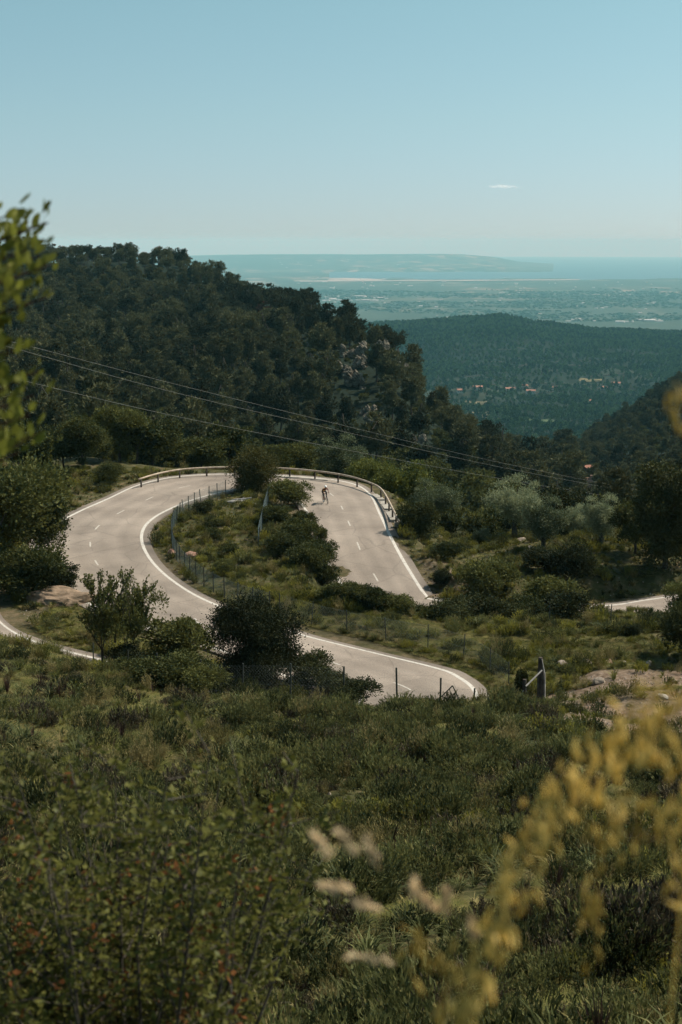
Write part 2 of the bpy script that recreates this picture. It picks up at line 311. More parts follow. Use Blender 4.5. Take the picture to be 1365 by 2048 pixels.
M['cable']=surf('cable',(.14,.135,.11),(.20,.19,.16),1,.5)
M['soil']=surf('soil_mound',(.11,.075,.045),(.30,.21,.14),1.5,.95,.06)
M['roof']=surf('roof_tile',(.22,.095,.06),(.38,.19,.13),.5,.9)
M['wall']=surf('house_wall',(.45,.38,.30),(.62,.55,.46),.3,.9)
M['whitewall']=surf('white_wall',(.32,.30,.27),(.60,.57,.52),.02,.9)
M['window']=surf('window_dark',(.02,.02,.022),(.04,.04,.045),1,.3)
M['runway']=surf('runway',(.16,.14,.11),(.42,.36,.29),.0025,.9)
# asphalt
m,n=mat('asphalt'); l=n.links.new; g=nd(n,'ShaderNodeNewGeometry')
a=nd(n,'ShaderNodeTexNoise'); a.inputs['Scale'].default_value=.22; a.inputs['Detail'].default_value=5; l(g.outputs['Position'],a.inputs['Vector'])
b=nd(n,'ShaderNodeTexNoise'); b.inputs['Scale'].default_value=14; b.inputs['Detail'].default_value=3; l(g.outputs['Position'],b.inputs['Vector'])
r=nd(n,'ShaderNodeValToRGB'); l(a.outputs[0],r.inputs[0]); e=r.color_ramp.elements; e[0].position=.28; e[0].color=(.225,.182,.145,1); e[1].position=.70; e[1].color=(.365,.298,.238,1)
mr=nd(n,'ShaderNodeMapRange'); l(b.outputs[0],mr.inputs[0]); mr.inputs[1].default_value=.3; mr.inputs[2].default_value=.7; mr.inputs[3].default_value=.82; mr.inputs[4].default_value=1.14
uv=nd(n,'ShaderNodeAttribute',attribute_name='track'); tk=nd(n,'ShaderNodeValToRGB'); l(uv.outputs['Fac'],tk.inputs[0]); ee=tk.color_ramp.elements
ee[0].position=0; ee[0].color=(.62,.62,.62,1); ee[1].position=1; ee[1].color=(.66,.66,.66,1)
for pos,v in((.05,.70),(.10,1),(.22,.86),(.30,1.03),(.40,.88),(.5,1.0),(.60,.88),(.70,1.03),(.78,.86),(.90,1),(.95,.70)):
    k=tk.color_ramp.elements.new(pos); k.color=(v,v,v,1)
mm0=nd(n,'ShaderNodeMath',operation='MULTIPLY'); l(mr.outputs[0],mm0.inputs[0]); l(tk.outputs[0],mm0.inputs[1])
wp=nd(n,'ShaderNodeMix',data_type='RGBA'); wp.inputs[0].default_value=.25; l(g.outputs['Position'],wp.inputs[6]); nz=nd(n,'ShaderNodeTexNoise'); nz.inputs['Scale'].default_value=.6; l(g.outputs['Position'],nz.inputs['Vector']); l(nz.outputs['Color'],wp.inputs[7])
vv=nd(n,'ShaderNodeTexVoronoi',feature='DISTANCE_TO_EDGE'); vv.inputs['Scale'].default_value=.42; l(wp.outputs[2],vv.inputs['Vector']); vr=nd(n,'ShaderNodeMapRange'); l(vv.outputs[0],vr.inputs[0]); vr.inputs[1].default_value=0; vr.inputs[2].default_value=.02; vr.inputs[3].default_value=.80; vr.inputs[4].default_value=1
vc=nd(n,'ShaderNodeTexVoronoi'); vc.inputs['Scale'].default_value=.11; l(wp.outputs[2],vc.inputs['Vector']); vs_=nd(n,'ShaderNodeSeparateColor'); l(vc.outputs['Color'],vs_.inputs[0]); vq=nd(n,'ShaderNodeMapRange'); l(vs_.outputs[0],vq.inputs[0]); vq.inputs[3].default_value=.90; vq.inputs[4].default_value=1.06
m1=nd(n,'ShaderNodeMath',operation='MULTIPLY'); l(mm0.outputs[0],m1.inputs[0]); l(vr.outputs[0],m1.inputs[1]); mm=nd(n,'ShaderNodeMath',operation='MULTIPLY'); l(m1.outputs[0],mm.inputs[0]); l(vq.outputs[0],mm.inputs[1])
hs=nd(n,'ShaderNodeHueSaturation'); l(r.outputs[0],hs.inputs['Color']); l(mm.outputs[0],hs.inputs['Value'])
pb=nd(n,'ShaderNodeBsdfPrincipled'); l(hs.outputs[0],pb.inputs['Base Color']); pb.inputs['Roughness'].default_value=.85; pb.inputs['Specular IOR Level'].default_value=.2
bp=nd(n,'ShaderNodeBump'); bp.inputs['Distance'].default_value=.01; l(b.outputs[0],bp.inputs['Height']); l(bp.outputs[0],pb.inputs['Normal'])
o=nd(n,'ShaderNodeOutputMaterial'); l(pb.outputs[0],o.inputs[0]); M['asphalt']=m
# ground: soil and short green near, forest floor on hills, fields on the plain
m,n=mat('ground'); l=n.links.new; g=nd(n,'ShaderNodeNewGeometry'); at_=nd(n,'ShaderNodeAttribute',attribute_name='cover')
sep=nd(n,'ShaderNodeSeparateColor'); l(at_.outputs['Color'],sep.inputs[0])
def noise(sc,det=4,vec=None):
    k=nd(n,'ShaderNodeTexNoise'); k.inputs['Scale'].default_value=sc; k.inputs['Detail'].default_value=det; k.inputs['Roughness'].default_value=.6; l(vec or g.outputs['Position'],k.inputs['Vector']); return k.outputs[0]
def ramp(src,els):
    k=nd(n,'ShaderNodeValToRGB'); l(src,k.inputs[0]); e=k.color_ramp.elements; e[0].position=els[0][0]; e[0].color=(*els[0][1],1); e[1].position=els[-1][0]; e[1].color=(*els[-1][1],1)
    for p_,c_ in els[1:-1]: z=e.new(p_); z.color=(*c_,1)
    return k.outputs[0]
def mix(f,a_,b_):
    k=nd(n,'ShaderNodeMix',data_type='RGBA'); l(f,k.inputs[0]); l(a_,k.inputs[6]); l(b_,k.inputs[7]); return k.outputs[2]
greens=ramp(noise(1.3,6),[(.3,(.028,.030,.010)),(.5,(.058,.056,.020)),(.62,(.11,.085,.042)),(.75,(.20,.145,.09))])
gravel=ramp(noise(3.5,8),[(.3,(.07,.045,.028)),(.5,(.165,.115,.078)),(.7,(.28,.21,.155))])
floor=ramp(noise(.12,5),[(.3,(.008,.013,.008)),(.6,(.013,.020,.011)),(.85,(.028,.031,.020))])  # forest floor, darkened to stand in for shade in the gaps between crowns
mp=nd(n,'ShaderNodeMapping'); mp.inputs['Scale'].default_value=(1,.42,0); mp.inputs['Rotation'].default_value=(0,0,.12); l(g.outputs['Position'],mp.inputs[0])
vo=nd(n,'ShaderNodeTexVoronoi'); vo.inputs['Scale'].default_value=.006; l(mp.outputs[0],vo.inputs['Vector'])
sc2=nd(n,'ShaderNodeSeparateColor'); l(vo.outputs['Color'],sc2.inputs[0])
fields=ramp(sc2.outputs[0],[(0,(.030,.042,.025)),(.5,(.055,.065,.038)),(.72,(.10,.10,.06)),(.88,(.16,.13,.09)),(1,(.26,.21,.16))])
big=ramp(noise(.00045,4),[(.40,(0,0,0)),(.62,(1,1,1))])
woods=ramp(noise(.03,5),[(.35,(.022,.036,.024)),(.7,(.06,.075,.045))])
plain=mix(big,woods,fields)
terr=ramp(noise(.022,5),[(.42,(.030,.045,.026)),(.58,(.075,.085,.045)),(.72,(.17,.13,.085))])
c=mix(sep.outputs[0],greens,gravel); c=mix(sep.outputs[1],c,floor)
c=mix(sep.outputs[2],c,plain)
pb=nd(n,'ShaderNodeBsdfPrincipled'); l(c,pb.inputs['Base Color']); pb.inputs['Roughness'].default_value=.95; pb.inputs['Specular IOR Level'].default_value=.1
bp=nd(n,'ShaderNodeBump'); bp.inputs['Distance'].default_value=.05; bp.inputs['Strength'].default_value=.8; l(noise(6,6),bp.inputs['Height']); l(bp.outputs[0],pb.inputs['Normal'])
o=nd(n,'ShaderNodeOutputMaterial'); l(pb.outputs[0],o.inputs[0]); M['ground']=m
m,n=mat('sea_water'); l=n.links.new; pb=nd(n,'ShaderNodeBsdfPrincipled'); pb.inputs['Base Color'].default_value=(.035,.085,.105,1); pb.inputs['Roughness'].default_value=.45; pb.inputs['Specular IOR Level'].default_value=.3
o=nd(n,'ShaderNodeOutputMaterial'); l(pb.outputs[0],o.inputs[0]); M['sea']=m
# ------------------------------------------------------------------ ground sheet
rad=np.concatenate([[.6],np.exp(np.linspace(math.log(1.2),math.log(50),110)),np.arange(50.5,141,.5),np.exp(np.linspace(math.log(142),math.log(1000),230)),np.exp(np.linspace(math.log(1012),math.log(8000),150)),np.exp(np.linspace(math.log(8200),math.log(60000),110))])
azf=np.linspace(-.36,.36,380); azs=np.concatenate([azf,np.linspace(.38,2*math.pi-.38,90)])
R_,A_=np.meshgrid(rad,azs,indexing='ij'); GX=R_*np.sin(A_); GY=R_*np.cos(A_)
GZ=H(GX.ravel(),GY.ravel()).reshape(GX.shape)
nr,na=GX.shape; idx=np.arange(nr*na).reshape(nr,na)
qf=np.stack([idx[:-1],np.roll(idx,-1,1)[:-1],np.roll(idx,-1,1)[1:],idx[1:]],-1).reshape(-1,4)
V=np.stack([GX,GY,GZ],-1).reshape(-1,3); V=np.vstack([V,[[0,0,float(H(0,.01)[0])]]])
me=fast_mesh('ground',V,qf[:,::-1].copy(),M['ground'],smooth=True)
ca=me.color_attributes.new('cover','FLOAT_COLOR','POINT')
X=V[:,0]; Y=V[:,1]; rr=np.hypot(X,Y)
pxv=CX+X/np.maximum(np.abs(Y),1)*2845
def gravel_mask(X,Y):
    s=lambda cx,cy,rx,ry:np.clip(1.6-((X-cx)/rx)**2-((Y-cy)/ry)**2,0,1)
    g_=np.maximum.reduce([s(14,64.5,6.5,3.0),s(14.2,55.5,5.5,4.6),s(17.5,59,4.0,4.5),s(12.5,69.5,6,1.3),s(19,72,7,2.0),s(9.3,69.3,1.4,1.2),s(15.5,49.5,3.2,3.2)])
    return np.clip(g_+.35*fbm(X/1.7,Y/1.7,21,3)*(g_>0)-.05,0,1)
gm=gravel_mask(X,Y)
dr,_z=road_dist(X,Y)
gm=np.maximum(gm,(1-sm(.3,1.2,dr))*.5*(vnoise(X/1.5,Y/1.5,4)*.5+.5))
# dirt slope right of the straight, dug soil on the left strip
so=np.clip(1.4-((X-7.2-(105-Y)*.03)/1.6)**2-((Y-99)/9)**2,0,1)*.8; so2=np.clip(1.3-((X+17.5)/2.8)**2-((Y-86)/2.5)**2,0,1)
gm=np.maximum.reduce([gm,so*np.clip(.7+fbm(X/1.1,Y/1.1,8,3)*.5,0,1),so2*.4])
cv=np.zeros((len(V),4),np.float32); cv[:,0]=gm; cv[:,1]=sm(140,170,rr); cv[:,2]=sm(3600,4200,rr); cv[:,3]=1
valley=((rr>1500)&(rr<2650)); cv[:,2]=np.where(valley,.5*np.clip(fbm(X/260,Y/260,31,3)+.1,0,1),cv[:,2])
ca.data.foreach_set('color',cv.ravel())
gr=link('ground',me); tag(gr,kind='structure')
# sea: rings out past the horizon with the earth's curvature
sr=np.linspace(15500,110000,70); sa=np.linspace(-.7,.7,60)
R_,A_=np.meshgrid(sr,sa,indexing='ij'); V=np.stack([R_*np.sin(A_),R_*np.cos(A_),-403-R_**2/14.8e6],-1).reshape(-1,3)
idx=np.arange(70*60).reshape(70,60); qf=np.stack([idx[:-1,:-1],idx[1:,:-1],idx[1:,1:],idx[:-1,1:]],-1).reshape(-1,4)
tag(link('sea',fast_mesh('sea',V,qf[:,::-1].copy(),M['sea'],smooth=True)),kind='structure')
# ------------------------------------------------------------------ roads and painted lines
def offset(cl,dist):
    d=np.gradient(cl,axis=0); nrm=np.stack([-d[:,1],d[:,0]],1); nrm/=np.linalg.norm(nrm,axis=1)[:,None]+1e-9
    return cl+nrm*np.asarray(dist)[:,None] if hasattr(dist,'__len__') else cl+nrm*dist
def ribbon(name,a,b,zo,lift,mtl,skirt=0,cols=1,track=False):
    V=[];n=len(a); rows=np.linspace(0,1,cols+1)
    for t in rows:
        p=a*(1-t)+b*t; V.append(np.column_stack([p,P(p[:,1])+zo+lift]))
    tv=[np.full(n,t) for t in rows]
    if skirt:
        V.insert(0,V[0]-np.array([0,0,skirt])); V.append(V[-1]-np.array([0,0,skirt])); tv=[tv[0]]+tv+[tv[-1]]
    k=len(V); V=np.stack(V); idx=np.arange(k*n).reshape(k,n); qf=np.stack([idx[:-1,:-1],idx[1:,:-1],idx[1:,1:],idx[:-1,1:]],-1).reshape(-1,4)
    me=fast_mesh(name,V.reshape(-1,3),qf,mtl,smooth=False)
    if track:
        at2=me.attributes.new('track','FLOAT','POINT'); at2.data.foreach_set('value',np.concatenate(tv).astype(np.float32))
    o=link(name,me); tag(o,kind='structure'); return o
def widen(a,b,w_):
    d=b-a; d/=np.linalg.norm(d,axis=1)[:,None]+1e-9; return a-d*w_,b+d*w_
def lines(a,b,zo,w_=.24):
    d=b-a; d/=np.linalg.norm(d,axis=1)[:,None]+1e-9; return (a,a+d*w_),(b-d*w_,b)
A1,A2=widen(e1,e2,.55); ribbon('road',A1,A2,zoff1,.0,M['asphalt'],.25,16,True)
for i,(a_,b_) in enumerate(lines(e1,e2,zoff1)): ribbon('road_line',a_,b_,zoff1,.006,M['paint'])
seg=np.linalg.norm(np.diff(cen,axis=0),axis=1); S=np.concatenate([[0],np.cumsum(seg)])
mb=MB(); s0=float(S[NA*8])+.5
pc=lambda s:np.array([np.interp(s,S,cen[:,0]),np.interp(s,S,cen[:,1])])
while s0<S[-1]-2:
    ss_=np.linspace(s0,s0+1.5,7); pp_=[pc(t) for t in ss_]; d=(pp_[-1]-pp_[0]); d/=np.linalg.norm(d); nn=np.array([-d[1],d[0]])*.06; r_=[]
    for p,t in zip(pp_,ss_): z_=float(P(p[1]))+float(np.interp(t,S,zoff1))+.012; r_+=[(*(p-nn),z_),(*(p+nn),z_)]
    mb.add(r_,[(2*k,2*k+1,2*k+3,2*k+2) for k in range(6)]); s0+=5.6
tag(mb.build('road_dashes',M['dash']),kind='structure')
# ------------------------------------------------------------------ leaf geometry
def leaves(C,N,ln,wd,fold=0.0):
    """diamond leaves at C, pointing along N"""
    n=len(C); N=N/(np.linalg.norm(N,axis=1)[:,None]+1e-9); rv=rng.normal(size=(n,3)); S_=np.cross(N,rv); S_/=np.linalg.norm(S_,axis=1)[:,None]+1e-9
    ln=np.asarray(ln)*np.ones(n); wd=np.asarray(wd)*np.ones(n)
    a=C-N*ln[:,None]*.5; b=C+S_*wd[:,None]*.5+N*ln[:,None]*.02; c=C+N*ln[:,None]*.5; d=C-S_*wd[:,None]*.5+N*ln[:,None]*.02
    V=np.stack([a,b,c,d],1).reshape(-1,3); return V,np.arange(4*n).reshape(-1,4)
def blob_leaves(blobs,count,ln,wd,up=.3,clump=10,cr=.28,inner=.15,squash=1.):
    """blobs: (x,y,z,r); leaves grouped in clumps sitting on the blobs' skins"""
    B=np.array(blobs); wt=B[:,3]**2; wt/=wt.sum(); nc=max(1,count//clump); bi=rng.choice(len(B),nc,p=wt)
    d=rng.normal(size=(nc,3)); d/=np.linalg.norm(d,axis=1)[:,None]; d[:,2]=np.where(d[:,2]<-.35,-d[:,2]*.6,d[:,2])
    rr_=np.where(rng.random(nc)<inner,rng.uniform(.3,.8,nc),rng.uniform(.82,1.08,nc)); rr_=np.where(rng.random(nc)<.10,rng.uniform(1.1,1.45,nc),rr_)
    cc=B[bi,:3]+d*(B[bi,3]*rr_)[:,None]*np.array([1,1,squash])
    n=nc*clump; k=np.repeat(np.arange(nc),clump); off=rng.normal(size=(n,3)); s_=(B[bi,3]*cr)[k]
    C=cc[k]+off*s_[:,None]*.6; Nn=d[k]*.8+off*.6+rng.normal(size=(n,3))*.5; Nn[:,2]+=up
    sz=rng.uniform(.6,1.35,n); return leaves(C,Nn,ln*sz,wd*sz)
def crown_blobs(W_,Hh,z0,n,rb,shape='dome',seed=0):
    r=np.random.default_rng(seed); out=[]
    for i in range(n):
        for _ in range(40):
            u=r.uniform(-1,1,3)
            if shape=='dome': ok=u[0]**2+u[1]**2+(u[2]*.5-.5)**2*1.0<1 and u[0]**2+u[1]**2<1-.75*max(0,u[2])**2
            elif shape=='cone': ok=u[0]**2+u[1]**2<(.95-.42*(u[2]+1))**2+.02
            elif shape=='umb': ok=u[0]**2+u[1]**2<.95
            else: ok=u@u<1
            if ok: break
        rad_=rb*r.uniform(.65,1.2)*(1-.25*max(0,u[2])); f=1-rad_/W_
        out.append((u[0]*W_*f,u[1]*W_*f,z0+(u[2]*.5+.5)*(Hh-z0-rad_*1.0)+rad_*.35,rad_))
    return out
def trunk_mb(h,r0,blobs,lean=.1,limbs=7,seed=0):
    r=random.Random(seed); mb=MB(); pts=[Vector((0,0,-.4))]
    n=6
    for i in range(1,n+1): t=i/n; pts.append(Vector((r.uniform(-1,1)*lean*h*.15+lean*h*t*.3,r.uniform(-1,1)*lean*h*.15,h*t)))
    mb.tube(pts,[r0*1.35]+[r0*(1-.55*i/n) for i in range(1,n+1)],7)
    for b_ in r.sample(blobs,min(limbs,len(blobs))):
        s_=pts[r.randint(2,n)]; e_=Vector(b_[:3]); m_=(s_+e_)/2+Vector((r.uniform(-.1,.1)*h,r.uniform(-.1,.1)*h,-.04*h)); mb.tube([s_,m_,e_],[r0*.4,r0*.25,r0*.06],5)
    return mb
def make_tree(name,mtl,W_,Hh,z0,nb,rb,count,ln,wd,shape='dome',seed=0,th=None,r0=.12,lean=.1,clump=10,up=.3,cr=.28,inner=.15,bark='bark',limbs=7,label='',cat='tree',group=None):
    bl=crown_blobs(W_,Hh,z0,nb,rb,shape,seed); 
    V,Fq=blob_leaves(bl,int(count*1.7),ln*.84,wd*.9,up,clump,cr,inner)
    root=empty(name,(0,0,0),label,cat,group)
    t=trunk_mb(th or Hh*.6,r0,bl,lean,limbs,seed).build('trunk',M[bark],root)
    c=link('crown',fast_mesh(name+'_crown',V,Fq,M[mtl]),root); KIDS[root]=[t,c]; return root
used=set()
def place(proto,loc,rz,sc,label,group=None):
    if proto not in used:
        used.add(proto); o=proto; o.location=loc; o.rotation_euler=(0,0,rz); o.scale=sc if isinstance(sc,tuple) else (sc,)*3; o['label']=label
        if group: o['group']=group
        elif 'group' in o: del o['group']
        return o
    o=dup(proto,loc,rz,sc,label,group)
    if not group and 'group' in o: del o['group']
    return o
# unit-ish prototypes (sizes in metres)
prot={}
for i in range(3): prot['oak%d'%i]=make_tree('broadleaf_tree','oak',2.6,4.6,.6,16,1.05,9000,.19,.11,'dome',10+i,2.4,.13,cat='tree')
for i in range(2): prot['bush%d'%i]=make_tree('dark_bush','dark',1.5,2.0,.0,13,.62,7000,.13,.07,'dome',20+i,.9,.05,limbs=5,cat='bush')
for i in range(2): prot['gbush%d'%i]=make_tree('green_bush','oak',1.4,1.8,.0,13,.55,6500,.12,.06,'dome',24+i,.8,.04,limbs=5,cat='bush')
prot['rbush']=make_tree('rusty_bush','rust',2.0,3.4,-.5,24,.85,13000,.13,.07,'dome',33,1.5,.08,cat='bush')
prot['bigbush']=make_tree('evergreen_tree','vdark',2.75,4.8,-.3,40,.95,46000,.115,.07,'dome',41,2.2,.13,inner=.3,cat='tree')
for i in range(2): prot['olive%d'%i]=make_tree('olive_tree','olive',2.0,4.1,.75,30,.52,10000,.15,.055,'ball',50+i,1.6,.19,lean=.2,cr=.42,cat='olive tree')
for i in range(2): prot['bright%d'%i]=make_tree('leafy_tree','bright',2.4,4.0,.3,15,.95,9000,.17,.11,'dome',60+i,1.8,.1,cat='tree')
prot['darktree']=make_tree('oak_tree','dark',2.6,6.6,-.3,30,1.0,20000,.17,.11,'dome',70,3.5,.16,cat='tree')
# ------------------------------------------------------------------ forest pines
def pine_meshes():
    out=[]
    for i in range(6):
        umb=i>=4; Hh=9 if umb else 8.0
        if umb: bl=crown_blobs(3.4,Hh,5.2,13,1.15,'umb',80+i)
        else: bl=crown_blobs(2.5,Hh,1.4,17,1.05,'cone' if i%2 else 'dome',80+i)
        V,Fq=blob_leaves(bl,2600,.62,.15,.7,8,.30,.12)
        out.append((trunk_mb(6.5,.17,bl,.12,6,i).mesh('pine_trunk',M['bark']),fast_mesh('pine_crown',V,Fq,M['pine'])))
    return out
PM=pine_meshes()
def scrub_meshes():
    out=[]
    for i in range(3):
        bl=crown_blobs(2.3,4.0,.2,12,.95,'dome',95+i); V,Fq=blob_leaves(bl,1800,.34,.2,.4,8,.3,.12)
        out.append((trunk_mb(1.8,.1,bl,.12,4,i).mesh('oak_trunk',M['bark']),fast_mesh('oak_crown',V,Fq,M['oak'])))
    return out
SM_=scrub_meshes()
ROCKS=[(700,716,1.0),(722,738,.8),(690,752,.7),(712,776,1.1),(770,712,.75),(795,738,.6),(808,764,.55),(738,832,.7),(742,856,1.0),(626,690,.5),(835,888,.6)]
def hill_pts(pxa,pxb,D0,D1,sp,seed):
    r=np.random.default_rng(seed); out=[]; grid={}
    area=(pxb-pxa)/2845*.5*(D1**2-D0**2); N=int(area/(sp*sp)*3)
    D=np.sqrt(r.uniform(D0**2,D1**2,N)); px=r.uniform(pxa,pxb,N); X_=(px-CX)/2845*D
    for x_,y_,p_ in zip(X_,D,px):
        k=(int(x_//sp),int(y_//sp))
        if any((x_-a)**2+(y_-b)**2<(sp*.8)**2 for dx in(-1,0,1) for dy in(-1,0,1) for a,b in grid.get((k[0]+dx,k[1]+dy),[])): continue
        grid.setdefault(k,[]).append((x_,y_)); out.append((x_,y_))
    return np.array(out)
hp_=hill_pts(-120,1150,112,780,6.6,5); _px=CX+hp_[:,0]/hp_[:,1]*2845; hp_=hp_[(hp_[:,1]>np.interp(_px,[-120,150,350,700,790,860,930,1000,1150],[108,122,141,138,129,125,119,122,126]))&(road_dist(hp_[:,0],hp_[:,1])[0]>3.6)]
hz=H(hp_[:,0],hp_[:,1])
# image position of every candidate, to keep clear of rock faces
def proj(p): 
    p=np.atleast_2d(p); f=p[:,1]*CP-p[:,2]*SP; u=p[:,1]*SP+p[:,2]*CP; return CX+F*p[:,0]/f, CY-F*u/f
rockpos=[ground(a,b,230,640) for a,b,_ in ROCKS]
keep=np.ones(len(hp_),bool)
for rp_,(a,b,s_) in zip(rockpos,ROCKS):
    toward=(hp_[:,1]<rp_.y+3)&(hp_[:,1]>rp_.y-27*s_)&(np.abs(hp_[:,0]-rp_.x*hp_[:,1]/rp_.y)<4.3*s_); keep&=~toward
hp_=hp_[keep]; hz=hz[keep]
# visible test against the terrain: march towards the eye
def visible(Pp,top):
    ok=np.ones(len(Pp),bool)
    for f_ in np.linspace(.25,.97,40):
        ok&=(Pp[:,2]+top)*f_+0.>H(Pp[:,0]*f_,Pp[:,1]*f_,False)
    return ok
Pp=np.column_stack([hp_,hz]); ok=visible(Pp,7.5); Pp=Pp[ok]
px_,py_=proj(Pp); inr=(px_>-60)&(px_<1430); Pp=Pp[inr]; px_=px_[inr]; py_=py_[inr]
order=np.argsort(Pp[:,1]); Pp=Pp[order]; px_=px_[order]; py_=py_[order]
NI=290; ksc=0;kp=0
broad=(Pp[:,1]<330)&(vnoise(Pp[:,0]/30,Pp[:,1]/30,77)+ (260-Pp[:,1])/130>.15)
crest=(py_<640)|(np.abs(Pp[:,1]-np.interp(px_,[0,350,450,550,620,700,790,860,930],[690,660,620,560,500,430,380,340,320]))<25)
def forest_tree(i,name,mesh,sc,label,cat,group):
    root=empty(name,tuple(Pp[i]),label,cat,group,random.uniform(0,6.28),sc); link('trunk',mesh[0],root); link('crown',mesh[1],root)
left=np.ones(len(Pp),bool)
for i in range(len(Pp)):
    if broad[i] and ksc<290:
        s_=random.uniform(.75,1.35); forest_tree(i,'scrub_oak',SM_[ksc%3],s_,'dark olive green scrub oak growing among others on the slope behind the hairpin','tree','scrub oaks on the slope behind the road'); ksc+=1; left[i]=False
    elif not broad[i] and kp<NI and not crest[i]:
        s_=random.uniform(.8,1.5); forest_tree(i,'pine_tree',PM[kp%4],s_,'dark green pine standing in the dense wood on the left hillside','tree','pines on the left hillside'); kp+=1; left[i]=False
print('forest',len(Pp),ksc,kp)
cr_i=[i for i in range(len(Pp)) if left[i] and py_[i]<552 and 100<px_[i]<470][:60]
for n_,i in enumerate(cr_i):
    forest_tree(i,'pine_tree',PM[4+n_%2],random.uniform(.6,1.0),'umbrella crowned pine standing on the skyline at the top of the left hill','tree','pines along the crest'); left[i]=False
bi=[i for i in range(len(Pp)) if left[i] and 500<px_[i]<560 and 590<py_[i]<660][:1]
bc=PM[2][1].copy(); bc.materials.clear(); bc.materials.append(leafmat('brown_needles',(.07,.035,.022),(.13,.07,.045),None,.2,.02))
for i in bi: forest_tree(i,'pine_tree',(PM[2][0],bc),1.15,'reddish brown dying pine near the ridge of the left hill','tree',None); left[i]=False
rest=Pp[left]; restb=broad[left]
# ------------------------------------------------------------------ scatter of uncountable things (geometry nodes)
def library(name,meshes):
    c=bpy.data.collections.new(name)
    for i,m_ in enumerate(meshes): c.objects.link(bpy.data.objects.new('%s_%02d'%(name,i),m_))
    return c
def scatter(name,pts,rot,scl,ix,coll,label=None,cat=None):
    me=bpy.data.meshes.new(name); me.vertices.add(len(pts)); me.vertices.foreach_set('co',np.asarray(pts,np.float32).ravel())
    a=me.attributes.new('rot','FLOAT_VECTOR','POINT'); a.data.foreach_set('vector',np.asarray(rot,np.float32).ravel())
    a=me.attributes.new('scl','FLOAT_VECTOR','POINT'); s_=np.asarray(scl,np.float32); s_=np.repeat(s_[:,None],3,1) if s_.ndim==1 else s_; a.data.foreach_set('vector',s_.ravel())
    a=me.attributes.new('idx','INT','POINT'); a.data.foreach_set('value',np.asarray(ix,np.int32))
    o=link(name,me); t=bpy.data.node_groups.new(name,'GeometryNodeTree')
    t.interface.new_socket('Geometry',in_out='INPUT',socket_type='NodeSocketGeometry'); t.interface.new_socket('Geometry',in_out='OUTPUT',socket_type='NodeSocketGeometry')
    gi=nd(t,'NodeGroupInput'); go=nd(t,'NodeGroupOutput'); ci=nd(t,'GeometryNodeCollectionInfo'); ci.inputs['Collection'].default_value=coll; ci.inputs['Separate Children'].default_value=True; ci.inputs['Reset Children'].default_value=True
    ip=nd(t,'GeometryNodeInstanceOnPoints'); ip.inputs['Pick Instance'].default_value=True
    def na(nm,ty): k=nd(t,'GeometryNodeInputNamedAttribute',data_type=ty); k.inputs['Name'].default_value=nm; return k.outputs['Attribute']
    er=nd(t,'FunctionNodeEulerToRotation'); l=t.links.new
    l(gi.outputs[0],ip.inputs['Points']); l(ci.outputs[0],ip.inputs['Instance']); l(na('idx','INT'),ip.inputs['Instance Index']); l(na('rot','FLOAT_VECTOR'),er.inputs[0]); l(er.outputs[0],ip.inputs['Rotation']); l(na('scl','FLOAT_VECTOR'),ip.inputs['Scale']); l(ip.outputs[0],go.inputs[0])
    md=o.modifiers.new('scatter','NODES'); md.node_group=t; tag(o,label,cat,kind='stuff'); return o
def merged(tm,cm,name):
    """trunk and crown in one mesh for the uncountable far trees"""
    Vs=[];Fs=[];mi=[];off=0
    for k,m_ in enumerate((tm,cm)):
        v=np.zeros(len(m_.vertices)*3,np.float32); m_.vertices.foreach_get('co',v); Vs.append(v.reshape(-1,3)); Fs+=[tuple(i+off for i in p.vertices) for p in m_.polygons]; mi+=[k]*len(m_.polygons); off+=len(m_.vertices)
    return fast_mesh(name,np.vstack(Vs),Fs,[tm.materials[0],cm.materials[0]],mi)
PMerged=[merged(a,b,'wood_pine') for a,b in PM]+[merged(a,b,'wood_oak') for a,b in SM_]
libF=library('forest_lib',PMerged)
r=np.random.default_rng(3)
ix=np.where(restb,r.integers(6,9,len(rest)),r.integers(0,5,len(rest)))
scatter('forest',rest,np.column_stack([np.zeros((len(rest),2)),r.uniform(0,6.28,len(rest))]),r.uniform(.75,1.5,len(rest)),ix,libF,'dense dark pine wood covering the upper left hill behind the road','forest')
ps=hill_pts(-120,1400,116,640,3.4,15); _px=CX+ps[:,0]/ps[:,1]*2845; ps=ps[(ps[:,1]>np.interp(_px,[-120,150,350,700,790,860,930,1000,1150,1400],[112,126,143,140,131,122,117,119,121,124]))&((_px<1150)|(ps[:,1]<260))]; ps=np.column_stack([ps,H(ps[:,0],ps[:,1])]); a_,b_=proj(ps); ps=ps[(road_dist(ps[:,0],ps[:,1])[0]>3)&(vnoise(ps[:,0]/9,ps[:,1]/9,5)>-.55)]; ps=ps[visible(ps,2)]
for rp_,(a,b,s_) in zip(rockpos,ROCKS): ps=ps[~((ps[:,1]<rp_.y+3)&(ps[:,1]>rp_.y-7)&(np.abs(ps[:,0]-rp_.x*ps[:,1]/rp_.y)<2.2*s_))]
scatter('brushwood',ps,np.column_stack([np.zeros((len(ps),2)),r.uniform(0,6.28,len(ps))]),r.uniform(.22,.6,len(ps)),r.integers(6,9,len(ps)),libF,'low evergreen brush covering the ground between the trees of the left hill','brush')
